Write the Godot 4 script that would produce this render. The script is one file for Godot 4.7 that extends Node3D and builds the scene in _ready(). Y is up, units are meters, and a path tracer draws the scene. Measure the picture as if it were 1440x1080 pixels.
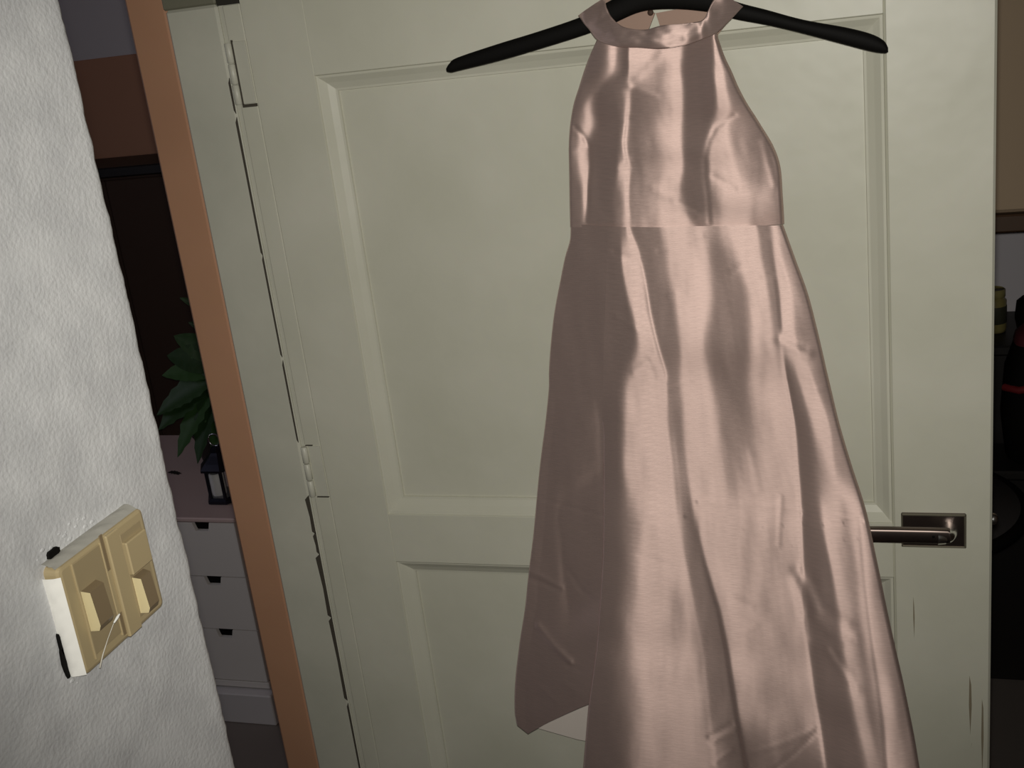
extends Node3D

var rng := RandomNumberGenerator.new()
const EYE := Vector3(0.69862, 0.59436, 1.24597)

func _ready():
	rng.seed = 7
	# ---------- camera, sky, light, exposure ----------
	var cam := Camera3D.new()
	cam.name = "camera"
	cam.transform = Transform3D(Basis(Vector3(0.951252, -0.118735, -0.284642), Vector3(0.017352, 0.942065, -0.334980), Vector3(0.307925, 0.313712, 0.898202)), EYE)
	cam.fov = rad_to_deg(2.0 * atan(540.0 / 1650.0))
	cam.near = 0.02
	add_child(cam)
	cam.current = true
	var env := Environment.new()
	env.background_mode = Environment.BG_COLOR
	env.background_color = Color(0.02, 0.02, 0.025)
	env.tonemap_mode = Environment.TONE_MAPPER_LINEAR
	env.tonemap_exposure = 1.0
	env.sdfgi_enabled = true
	env.ssao_enabled = true
	env.ssil_enabled = true
	var we := WorldEnvironment.new()
	we.name = "environment"
	we.environment = env
	add_child(we)
	# the phone's flash beside the lens lights the picture
	var fl := SpotLight3D.new()
	fl.name = "camera_flash"
	fl.position = EYE + cam.transform.basis.y * 0.016
	add_child(fl)
	fl.look_at_from_position(fl.position, Vector3(0.38, 0.28, 0.0))
	fl.light_color = Color(1.0, 0.985, 0.95)
	fl.light_energy = FLASH
	fl.light_size = 0.008
	fl.spot_range = 8.0
	fl.spot_angle = 42.5
	fl.spot_angle_attenuation = 1.0
	fl.shadow_enabled = true
	# fill lamp added out of view to brighten the dark room on the left
	var fill_lamp := AreaLight3D.new()
	fill_lamp.name = "added_fill_light"
	fill_lamp.area_size = Vector2(0.9, 0.9)
	add_child(fill_lamp)
	fill_lamp.look_at_from_position(Vector3(-2.37, 0.55, -0.15), Vector3(0.0, 0.3, -0.6))
	fill_lamp.light_color = Color(0.93, 0.93, 1.0)
	fill_lamp.light_energy = FILL_ENERGY
	fill_lamp.shadow_enabled = true
	materials()
	setting()
	build_door()
	switch_block()
	hanger()
	dress()
	left_room()
	right_room()

const FILL_ENERGY := 0.42
const FLASH := 0.85

# ---------------------------------------------------------------- helpers
func sb(r: float, g: float, b: float) -> Color:
	return Color(r, g, b).linear_to_srgb()

func mat(c: Color, rough := 0.8, metal := 0.0) -> StandardMaterial3D:
	var m := StandardMaterial3D.new()
	m.albedo_color = c
	m.roughness = rough
	m.metallic = metal
	return m

func noise_tex(freq: float, lo: Color, hi: Color, sd: int, size := 512, oct := 4, kind := FastNoiseLite.TYPE_SIMPLEX_SMOOTH) -> NoiseTexture2D:
	var n := FastNoiseLite.new()
	n.noise_type = kind
	n.frequency = freq
	n.seed = sd
	n.fractal_octaves = oct
	var t := NoiseTexture2D.new()
	t.width = size
	t.height = size
	t.seamless = true
	t.noise = n
	var g := Gradient.new()
	g.set_color(0, lo)
	g.set_color(1, hi)
	t.color_ramp = g
	return t

func st_new() -> SurfaceTool:
	var st := SurfaceTool.new()
	st.begin(Mesh.PRIMITIVE_TRIANGLES)
	return st

func tri(st: SurfaceTool, a: Vector3, b: Vector3, c: Vector3, n: Vector3):
	if (b - a).cross(c - a).dot(n) > 0.0:
		var k := b
		b = c
		c = k
	for v in [a, b, c]:
		st.set_uv(Vector2(v.x + v.z, v.y) * 2.0)
		st.add_vertex(v)

func quad(st: SurfaceTool, a: Vector3, b: Vector3, c: Vector3, d: Vector3, n: Vector3):
	tri(st, a, b, c, n)
	tri(st, a, c, d, n)

func flat(st: SurfaceTool):
	st.set_smooth_group(-1)

func soft(st: SurfaceTool):
	st.set_smooth_group(0)

# a box with chamfered edges, optionally turned
func box(st: SurfaceTool, lo: Vector3, hi: Vector3, bev := 0.002, xf := Transform3D()):
	flat(st)
	var c := (lo + hi) * 0.5
	var h := (hi - lo) * 0.5
	bev = minf(bev, minf(h.x, minf(h.y, h.z)) * 0.9)
	var i := h - Vector3.ONE * bev
	var p := func(sx, sy, sz, ax):
		var v := Vector3(sx * i.x, sy * i.y, sz * i.z)
		v[ax] = (h[ax]) * [sx, sy, sz][ax]
		return xf * (c + v)
	for ax in 3:
		var b1 := (ax + 1) % 3
		var c1 := (ax + 2) % 3
		for s in [-1, 1]:
			var q := []
			for k in [[-1, -1], [1, -1], [1, 1], [-1, 1]]:
				var sg := [0, 0, 0]
				sg[ax] = s
				sg[b1] = k[0]
				sg[c1] = k[1]
				q.append(p.call(sg[0], sg[1], sg[2], ax))
			var n := Vector3.ZERO
			n[ax] = s
			quad(st, q[0], q[1], q[2], q[3], xf.basis * n)
	if bev < 0.00005:
		return
	for ax in 3:
		var b1 := (ax + 1) % 3
		var c1 := (ax + 2) % 3
		for s in [-1, 1]:
			for t in [-1, 1]:
				var q := []
				for e in [[-1, b1], [1, b1], [1, c1], [-1, c1]]:
					var sg := [0, 0, 0]
					sg[ax] = e[0]
					sg[b1] = s
					sg[c1] = t
					q.append(p.call(sg[0], sg[1], sg[2], e[1]))
				var n := Vector3.ZERO
				n[b1] = s
				n[c1] = t
				quad(st, q[0], q[1], q[2], q[3], xf.basis * n)
	for sx in [-1, 1]:
		for sy in [-1, 1]:
			for sz in [-1, 1]:
				tri(st, p.call(sx, sy, sz, 0), p.call(sx, sy, sz, 1), p.call(sx, sy, sz, 2), xf.basis * Vector3(sx, sy, sz))

# skin over closed rings
func loft(st: SurfaceTool, rings: Array, caps := true, smooth := true):
	if smooth:
		soft(st)
	else:
		flat(st)
	var cen := []
	for r in rings:
		var m := Vector3.ZERO
		for v in r:
			m += v
		cen.append(m / r.size())
	for i in rings.size() - 1:
		var a = rings[i]
		var b = rings[i + 1]
		var n: int = a.size()
		for j in n:
			var k := (j + 1) % n
			var mid: Vector3 = (a[j] + a[k] + b[j] + b[k]) * 0.25
			quad(st, a[j], a[k], b[k], b[j], mid - (cen[i] + cen[i + 1]) * 0.5)
	if caps:
		flat(st)
		for e in [[0, 1], [rings.size() - 1, rings.size() - 2]]:
			var r = rings[e[0]]
			var out: Vector3 = cen[e[0]] - cen[e[1]]
			for j in r.size():
				tri(st, cen[e[0]], r[j], r[(j + 1) % r.size()], out)

func tube(st: SurfaceTool, pts: Array, rad, sides := 10):
	var rings := []
	for i in pts.size():
		var d: Vector3 = (pts[mini(i + 1, pts.size() - 1)] - pts[maxi(i - 1, 0)]).normalized()
		var u := d.cross(Vector3.UP if absf(d.y) < 0.9 else Vector3.RIGHT).normalized()
		var v := d.cross(u)
		var r: float = rad[i] if rad is Array else rad
		var ring := []
		for k in sides:
			var a := TAU * k / sides
			ring.append(pts[i] + u * cos(a) * r + v * sin(a) * r)
		rings.append(ring)
	loft(st, rings)

# profile [radius, height] turned round the y axis
func lathe(st: SurfaceTool, at: Vector3, prof: Array, sides := 28, smooth := true):
	var rings := []
	for q in prof:
		var ring := []
		for k in sides:
			var a := TAU * k / sides
			ring.append(at + Vector3(cos(a) * q[0], q[1], sin(a) * q[0]))
		rings.append(ring)
	loft(st, rings, true, smooth)

# a flat outline (x, y) given thickness along z
func slab(st: SurfaceTool, outline: Array, z0: float, z1: float):
	flat(st)
	var p := PackedVector2Array(outline)
	var idx := Geometry2D.triangulate_polygon(p)
	var mid := Vector2.ZERO
	for v in p:
		mid += v / p.size()
	for z in [z0, z1]:
		for i in range(0, idx.size(), 3):
			tri(st, Vector3(p[idx[i]].x, p[idx[i]].y, z), Vector3(p[idx[i + 1]].x, p[idx[i + 1]].y, z), Vector3(p[idx[i + 2]].x, p[idx[i + 2]].y, z), Vector3(0, 0, 1 if z == maxf(z0, z1) else -1))
	for i in p.size():
		var a := p[i]
		var b := p[(i + 1) % p.size()]
		var m := (a + b) * 0.5 - mid
		quad(st, Vector3(a.x, a.y, z0), Vector3(b.x, b.y, z0), Vector3(b.x, b.y, z1), Vector3(a.x, a.y, z1), Vector3(m.x, m.y, 0))

func obj(called: String, st: SurfaceTool, m: Material, parent: Node = self) -> MeshInstance3D:
	st.generate_normals()
	var o := MeshInstance3D.new()
	o.name = called
	o.mesh = st.commit()
	o.material_override = m
	o.mesh.surface_set_material(0, m)
	parent.add_child(o, true)
	return o

func thing(called: String, label: String, category: String, at := Vector3.ZERO, group := "") -> Node3D:
	var o := Node3D.new()
	o.name = called
	o.position = at
	add_child(o, true)
	return tag(o, label, category, group)

func tag(o: Node3D, label: String, category: String, group := "") -> Node3D:
	o.set_meta("label", label)
	o.set_meta("category", category)
	if group:
		o.set_meta("group", group)
	return o

func struct_box(called: String, lo: Vector3, hi: Vector3, m: Material, label: String, bev := 0.002) -> MeshInstance3D:
	var st := st_new()
	box(st, lo, hi, bev)
	var o := obj(called, st, m)
	o.set_meta("kind", "structure")
	tag(o, label, called.get_slice("_", 0))
	return o

# ---------------------------------------------------------------- materials
var M := {}

func materials():
	var d := mat(Color.WHITE, 0.42)
	d.albedo_texture = noise_tex(0.006, sb(0.60, 0.595, 0.485), sb(0.68, 0.67, 0.565), 3, 512, 5)
	d.uv1_triplanar = true
	d.uv1_world_triplanar = true
	d.uv1_scale = Vector3(1.3, 1.3, 1.3)
	d.heightmap_enabled = true
	d.heightmap_scale = 0.05
	d.heightmap_texture = noise_tex(0.02, Color.BLACK, Color.WHITE, 5, 512, 3)
	M.door = d
	M.frame = d.duplicate()
	M.frame.albedo_texture = noise_tex(0.008, sb(0.55, 0.55, 0.46), sb(0.66, 0.65, 0.55), 8, 512, 5)
	M.lintel_shade = mat(sb(0.2, 0.195, 0.14), 0.6)  # dark olive puts the shade under the frame head into its colour
	var w := mat(Color.WHITE, 0.62)
	w.albedo_texture = noise_tex(0.007, sb(0.52, 0.525, 0.53), sb(0.66, 0.665, 0.665), 11, 1024, 6)
	w.uv1_triplanar = true
	w.uv1_world_triplanar = true
	w.uv1_scale = Vector3(3, 3, 3)
	w.heightmap_enabled = true
	w.heightmap_scale = 0.035
	w.heightmap_texture = noise_tex(0.075, Color.BLACK, Color.WHITE, 21, 1024, 4)
	M.cement = w
	M.brown = mat(Color.WHITE, 0.7)
	M.brown.albedo_texture = noise_tex(0.01, sb(0.48, 0.255, 0.15), sb(0.57, 0.31, 0.185), 31, 256)
	M.brown.uv1_triplanar = true
	M.brown.uv1_world_triplanar = true
	M.grey_wall = mat(sb(0.80, 0.76, 0.80), 0.85)
	M.tan_wall = mat(sb(0.58, 0.44, 0.30), 0.85)
	M.white_wall = mat(sb(0.6, 0.6, 0.55), 0.9)
	M.floor = mat(sb(0.24, 0.205, 0.185), 0.6)
	M.dark_wood = mat(sb(0.055, 0.028, 0.016), 0.7)
	M.black_wood = mat(sb(0.012, 0.010, 0.009), 0.5)
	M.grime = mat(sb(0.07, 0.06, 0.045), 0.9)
	M.gap = mat(sb(0.03, 0.027, 0.02), 0.9)  # near-black for the shade at the head of the frame
	M.switch_tan = mat(sb(0.43, 0.345, 0.195), 0.4)
	M.switch_mid = mat(sb(0.34, 0.27, 0.155), 0.4)
	M.switch_brown = mat(sb(0.22, 0.165, 0.095), 0.35)
	M.switch_cream = mat(sb(0.72, 0.62, 0.36), 0.4)
	M.plaster = mat(sb(0.88, 0.87, 0.82), 0.9)
	M.clear = mat(sb(0.5, 0.47, 0.4), 0.3)
	M.chrome = mat(sb(0.17, 0.135, 0.12), 0.36, 1.0)  # chrome base darkened to carry its dim reflection
	M.chrome_bright = mat(sb(0.8, 0.8, 0.78), 0.25, 1.0)  # brighter copy of chrome for highlights on neck and latch
	M.black_plastic = mat(sb(0.006, 0.0055, 0.005), 0.6)
	M.black_plastic.metallic_specular = 0.2
	# blush satin: horizontal weft, so highlights run long up and down
	var s := mat(sb(0.775, 0.585, 0.53), 0.60, 0.70)
	s.anisotropy_enabled = true
	s.anisotropy = -0.85
	s.albedo_texture = noise_tex(0.02, Color(0.93, 0.93, 0.93), Color(1, 1, 1), 41, 512, 4)
	s.uv1_scale = Vector3(2.5, 45, 1)
	s.heightmap_enabled = true
	s.heightmap_scale = 0.012
	s.heightmap_texture = noise_tex(0.02, Color.BLACK, Color.WHITE, 42, 512, 4)
	M.satin = s
	var l := mat(sb(0.85, 0.77, 0.70), 0.55, 0.1)
	M.lining = l
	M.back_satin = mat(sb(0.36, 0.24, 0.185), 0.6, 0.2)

# ---------------------------------------------------------------- the setting
const FLOOR := -1.085
const TOP := 1.45

func setting():
	struct_box("floor", Vector3(-2.5, FLOOR - 0.1, -2.4), Vector3(2.1, FLOOR, 2.9), M.floor, "dark floor running through both rooms")
	struct_box("ceiling", Vector3(-2.5, TOP, -2.4), Vector3(2.1, TOP + 0.1, 2.9), M.white_wall, "plain pale ceiling over both rooms")
	struct_box("wall_right", Vector3(2.0, FLOOR, -2.3), Vector3(2.1, TOP, 2.8), M.tan_wall, "tan wall on the right of the door room")
	struct_box("wall_front", Vector3(-2.5, FLOOR, 2.8), Vector3(2.1, TOP, 2.9), M.white_wall, "pale wall behind the viewer")
	struct_box("wall_far_left", Vector3(-2.5, FLOOR, -2.3), Vector3(-2.4, TOP, 2.8), M.grey_wall, "grey side wall of the dark room")
	var wb := struct_box("wall_back", Vector3(-2.4, FLOOR, -2.4), Vector3(-0.148, 0.553, -2.3), mat(sb(0.62, 0.32, 0.21), 0.8), "reddish brown lower wall at the far end of the dark room")
	var st := st_new()
	box(st, Vector3(-2.4, 0.553, -2.4), Vector3(-0.148, TOP, -2.302), 0.001)
	obj("upper_wall", st, M.grey_wall, wb)
	struct_box("wall_rear", Vector3(-0.03, FLOOR, -1.7), Vector3(2.0, TOP, -1.6), M.grey_wall, "grey wall behind the open door")
	var pm := mat(sb(0.5, 0.5, 0.55), 0.2)
	pm.emission_enabled = true
	pm.emission = Color(0.80, 0.82, 0.95)
	pm.emission_energy_multiplier = 0.12  # pane made to glow along with the added fill lamp
	st = st_new()
	box(st, Vector3(-2.4, 0.1, -0.6), Vector3(-2.388, 1.0, 0.3), 0.001)
	var wn := obj("window_1", st, pm)  # added window, out of view, only to brighten this room
	wn.set_meta("kind", "structure")
	tag(wn, "added glowing window, out of view, to brighten the dark room", "window")
	st = st_new()
	for q in [[0.05, 0.1, -0.65, 0.35], [1.0, 1.05, -0.65, 0.35], [0.1, 1.0, -0.65, -0.6], [0.1, 1.0, 0.3, 0.35], [0.1, 1.0, -0.165, -0.135]]:
		box(st, Vector3(-2.4, q[0], q[2]), Vector3(-2.378, q[1], q[3]), 0.002)
	obj("added_window_frame", st, M.white_wall, wn)
	# wall between the rooms: its orange-brown end stands beside the door frame
	struct_box("wall_centre", Vector3(-0.148, FLOOR, -2.3), Vector3(-0.03, TOP, -0.03), M.brown, "brown wall between the two rooms")
	struct_box("wall_end", Vector3(-0.148, FLOOR, -0.03), Vector3(-0.0935, TOP, -0.006), M.brown, "orange brown painted wall end beside the cream door frame", 0.004)
	var jamb := struct_box("trim_1", Vector3(-0.0925, FLOOR, -0.03), Vector3(-0.0245, 0.6225, 0.0), M.frame, "cream painted door frame post with a worn dark edge", 0.003)
	var rb := st_new()
	box(rb, Vector3(-0.0246, FLOOR, -0.03), Vector3(-0.0174, 0.6225, -0.0045), 0.0004)
	obj("rebate", rb, M.frame, jamb)
	# dark chips and dark gap line along the hinge side of the post
	for seg in [[0.535, 0.50, 0.0012], [0.49, 0.33, 0.0016], [0.325, 0.20, 0.001], [0.19, 0.085, 0.0009], [0.005, -0.045, 0.0050], [-0.048, -0.075, 0.0036], [-0.08, -0.17, 0.0058], [-0.175, -0.30, 0.0042], [-0.31, -0.42, 0.0014]]:
		var q := st_new()
		slab(q, [Vector2(-0.0262 - seg[2], seg[0]), Vector2(-0.0252, seg[0] + 0.006), Vector2(-0.0252, seg[1]), Vector2(-0.0262 - seg[2] * 0.7, seg[1] + 0.004), Vector2(-0.0266 - seg[2] * 0.5, (seg[0] + seg[1]) * 0.5)], -0.001, 0.0004)
		obj("chips_and_gap", q, M.grime, jamb)
	# the head of the frame oversails the post
	var hd := struct_box("trim_2", Vector3(-0.0925, 0.6225, -0.03), Vector3(-0.0235, 0.72, 0.003), M.lintel_shade, "door frame head above the post, coloured dull olive for its shaded underside", 0.002)
	var hb := st_new()
	box(hb, Vector3(-0.0235, 0.6205, -0.03), Vector3(0.0045, 0.72, 0.001), 0.001)
	obj("head_stop", hb, M.gap, hd)
	left_wall()

# rough cement wall with an uneven plastered corner
func left_wall():
	var zs := []
	var z := 0.6252
	while z < 0.90:
		zs.append(z)
		z += 0.004
	zs.append_array([0.92, 0.95, 1.0, 1.2, 1.6, 2.2, 2.8])
	var ys := [FLOOR, -0.6, -0.25, -0.1]
	var y := -0.04
	while y < 0.72:
		ys.append(y)
		y += 0.004
	ys.append_array([0.76, 0.9, 1.15, TOP])
	var n := FastNoiseLite.new()
	n.seed = 4
	n.frequency = 55.0
	n.fractal_octaves = 3
	var n2 := FastNoiseLite.new()
	n2.seed = 9
	n2.frequency = 9.0
	var cols := []
	# round the corner first, then along the wall
	for a in [[-0.12, 0.6172], [-0.02, 0.6172], [-0.0075, 0.6174], [-0.0045, 0.6185], [-0.002, 0.6207], [-0.0006, 0.6232]]:
		cols.append(Vector2(a[0], a[1]))
	for q in zs:
		cols.append(Vector2(0.0, q))
	var st := st_new()
	soft(st)
	var pt := func(i, j):
		var c: Vector2 = cols[i]
		var yy: float = ys[j]
		var fine: float = n.get_noise_2d(c.y - c.x * 0.7, yy) * 0.00022 + n2.get_noise_2d(c.y, yy) * 0.0008
		if c.y > 0.91 or yy < -0.09 or yy > 0.73:
			fine = 0.0
		var jag: float = n.get_noise_2d(3.0, yy * 0.8) * 0.0016 if i < 6 and i > 1 else 0.0
		return Vector3(0.2343 + c.x + (fine if i >= 2 else 0.0), yy, c.y + jag)
	for i in cols.size() - 1:
		for j in ys.size() - 1:
			var nn := Vector3(0.2, 0, -1) if i < 2 else (Vector3(1, 0, -1) if i < 5 else Vector3(1, 0, 0))
			quad(st, pt.call(i, j), pt.call(i + 1, j), pt.call(i + 1, j + 1), pt.call(i, j + 1), nn)
	flat(st)
	var X := 0.1143
	quad(st, Vector3(X, FLOOR, 0.6172), Vector3(X, TOP, 0.6172), Vector3(X, TOP, 2.8), Vector3(X, FLOOR, 2.8), Vector3(-1, 0, 0))
	quad(st, Vector3(X, TOP, 0.6172), Vector3(0.2343, TOP, 0.6172), Vector3(0.2343, TOP, 2.8), Vector3(X, TOP, 2.8), Vector3(0, 1, 0))
	quad(st, Vector3(X, FLOOR, 0.6172), Vector3(0.2343, FLOOR, 0.6172), Vector3(0.2343, FLOOR, 2.8), Vector3(X, FLOOR, 2.8), Vector3(0, -1, 0))
	quad(st, Vector3(X, FLOOR, 2.8), Vector3(X, TOP, 2.8), Vector3(0.2343, TOP, 2.8), Vector3(0.2343, FLOOR, 2.8), Vector3(0, 0, 1))
	var o := obj("wall_left", st, M.cement)
	o.set_meta("kind", "structure")
	tag(o, "rough grey cement wall carrying the light switch", "wall")

# ---------------------------------------------------------------- the door
const DX0 := 0.0055
const DX1 := 0.80
const DTOP := 0.655
const DBOT := -1.07

func build_door():
	var t := Node3D.new()
	t.name = "door_1"
	add_child(t)
	t.set_meta("kind", "structure")
	tag(t, "cream painted panel door with a chrome lever, standing open", "door")
	var parts := [["stile", DX0, 0.083, DBOT, DTOP], ["stile", 0.697, DX1, DBOT, DTOP], ["rail", 0.083, 0.697, 0.533, DTOP], ["rail", 0.083, 0.697, -0.0819, -0.0145], ["rail", 0.083, 0.697, DBOT, -0.90]]
	for p in parts:
		var st := st_new()
		var lo := Vector3(p[1], p[3], -0.04)
		var hi := Vector3(p[2], p[4], 0.0)
		box(st, lo, hi, 0.0025 if p[0] == "stile" and p[2] == DX1 else 0.0006)
		obj(p[0], st, M.door, t)
	for p in [[-0.0145, 0.533], [-0.90, -0.0819]]:
		var st := st_new()
		box(st, Vector3(0.083, p[0], -0.034), Vector3(0.697, p[1], -0.016), 0.0005)
		obj("panel", st, M.door, t)
		moulding(t, 0.083, 0.697, p[0], p[1])
	# narrow rebated strip on the hinge edge
	var es := st_new()
	box(es, Vector3(-0.0178, DBOT, -0.04), Vector3(0.0043, 0.6204, -0.0012), 0.001)
	obj("edge_strip", es, M.door, t)
	# hinges: painted leaf, knuckle barrel in three lengths, and the line under them
	for y0 in [0.545, 0.045]:
		var lf := st_new()
		box(lf, Vector3(-0.0125, y0 - 0.035, -0.002), Vector3(0.0035, y0 + 0.035, 0.0003), 0.0004)
		var hinge := obj("hinge", lf, M.frame, t)
		for k in 3:
			var kn := st_new()
			var ya: float = y0 - 0.035 + k * 0.0235
			var prof := []
			for e in [[0.0035, 0.0], [0.0044, 0.0008], [0.0044, 0.0215], [0.0035, 0.0223]]:
				prof.append(e)
			lathe(kn, Vector3(-0.0185, ya, 0.0006), prof, 14)
			obj("knuckle", kn, M.frame, hinge)
	for q in [[-0.013, 0.004, 0.506, 0.5095], [-0.0145, -0.0125, 0.506, 0.582], [-0.016, -0.006, 0.0805, 0.0816], [-0.013, 0.004, 0.0085, 0.0095]]:
		var st := st_new()
		box(st, Vector3(q[0], q[2], -0.002), Vector3(q[1], q[3], 0.0007), 0.0002)
		obj("paint_crack", st, M.grime, t)
	# scuffs near the lower free corner
	for q in [[0.7775, -0.205, -0.285, 0.0012], [0.791, -0.235, -0.34, 0.001], [0.7785, -0.29, -0.302, 0.0009], [0.7175, -0.105, -0.16, 0.0006]]:
		var st := st_new()
		slab(st, [Vector2(q[0], q[1]), Vector2(q[0] + q[3] * 1.6, q[1] - 0.012), Vector2(q[0] + q[3] * 2.2, (q[1] + q[2]) * 0.5), Vector2(q[0] + q[3], q[2]), Vector2(q[0] - q[3] * 0.4, (q[1] + q[2]) * 0.5)], -0.0005, 0.0003)
		obj("scuff", st, mat(sb(0.26, 0.22, 0.15), 0.8), t)
	lever(t)

func moulding(t: Node3D, x0: float, x1: float, y0: float, y1: float):
	# a sloped bead with a fine quirk, mitred at the corners
	var prof := [[0.0, -0.0002], [0.0008, -0.0024], [0.0035, -0.003], [0.010, -0.0085], [0.017, -0.0128], [0.0195, -0.0132], [0.0202, -0.0165]]
	var sides := [[Vector2(x0, y1), Vector2(x1, y1), Vector2(0, -1)], [Vector2(x0, y0), Vector2(x1, y0), Vector2(0, 1)], [Vector2(x0, y0), Vector2(x0, y1), Vector2(1, 0)], [Vector2(x1, y0), Vector2(x1, y1), Vector2(-1, 0)]]
	for s in sides:
		var st := st_new()
		flat(st)
		var along: Vector2 = (s[1] - s[0]).normalized()
		for i in prof.size() - 1:
			var q := []
			for e in [[i, 0], [i, 1], [i + 1, 1], [i + 1, 0]]:
				var f: Array = prof[e[0]]
				var b: Vector2 = s[e[1]] + s[2] * f[0] + along * (f[0] if e[1] == 0 else -f[0])
				q.append(Vector3(b.x, b.y, f[1]))
			quad(st, q[0], q[1], q[2], q[3], Vector3(s[2].x * 0.3, s[2].y * 0.3, 1))
		obj("moulding", st, M.door, t)

func lever(t: Node3D):
	var st := st_new()
	box(st, Vector3(0.7058, -0.0405, 0.0), Vector3(0.7735, 0.0005, 0.004), 0.0012)
	var pl := obj("handle_plate", st, M.chrome, t)
	var rim := st_new()
	for q in [[0.7058, 0.7735, -0.0022, 0.0005], [0.7058, 0.7735, -0.0405, -0.0385], [0.7058, 0.7078, -0.0405, 0.0005], [0.7712, 0.7735, -0.0405, 0.0005]]:
		box(rim, Vector3(q[0], q[2], 0.003), Vector3(q[1], q[3], 0.0052), 0.0008)
	obj("plate_rim", rim, mat(sb(0.26, 0.24, 0.18), 0.45, 0.7), pl)
	var nk := st_new()
	tube(nk, [Vector3(0.7565, -0.0185, 0.003), Vector3(0.7565, -0.0175, 0.012), Vector3(0.7555, -0.0165, 0.020), Vector3(0.7535, -0.0155, 0.026), Vector3(0.7490, -0.0152, 0.0295), Vector3(0.7425, -0.0150, 0.0305)], [0.0085, 0.0078, 0.0072, 0.0072, 0.0074, 0.0078], 18)
	obj("handle_neck", nk, M.chrome_bright, t)
	var lv := st_new()
	var rings := []
	for q in [[0.7555, 0.0076], [0.7530, 0.0086], [0.735, 0.0088], [0.70, 0.0088], [0.655, 0.0086], [0.640, 0.0082], [0.637, 0.0070]]:
		var ring := []
		for k in 20:
			var a := TAU * k / 20.0
			var cy := signf(sin(a)) * pow(absf(sin(a)), 0.45)
			var cz := signf(cos(a)) * pow(absf(cos(a)), 0.6)
			ring.append(Vector3(q[0], -0.0125 + cy * q[1], 0.0305 + cz * 0.0052))
		rings.append(ring)
	loft(lv, rings)
	obj("lever_handle", lv, M.chrome, t)
	var sc := st_new()
	lathe(sc, Vector3.ZERO, [[0.0006, 0.0], [0.0016, 0.0], [0.0016, 0.0006], [0.0006, 0.0006]], 10)
	var so := obj("set_screw", sc, M.black_plastic, t)
	so.rotation.x = PI / 2
	so.position = Vector3(0.7385, -0.0115, 0.0353)
	# lock plate and latch on the free edge
	var ep := st_new()
	box(ep, Vector3(0.7995, -0.05, -0.031), Vector3(0.8012, 0.012, -0.009), 0.0006)
	obj("latch_plate", ep, M.chrome, t)
	var lb := st_new()
	lathe(lb, Vector3.ZERO, [[0.0065, 0.0], [0.0065, 0.002], [0.0058, 0.0042], [0.004, 0.0058], [0.0012, 0.0066]], 20)
	var lo := obj("latch_bolt", lb, M.chrome_bright, t)
	lo.rotation.z = -PI / 2
	lo.position = Vector3(0.8008, -0.014, -0.016)

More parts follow.
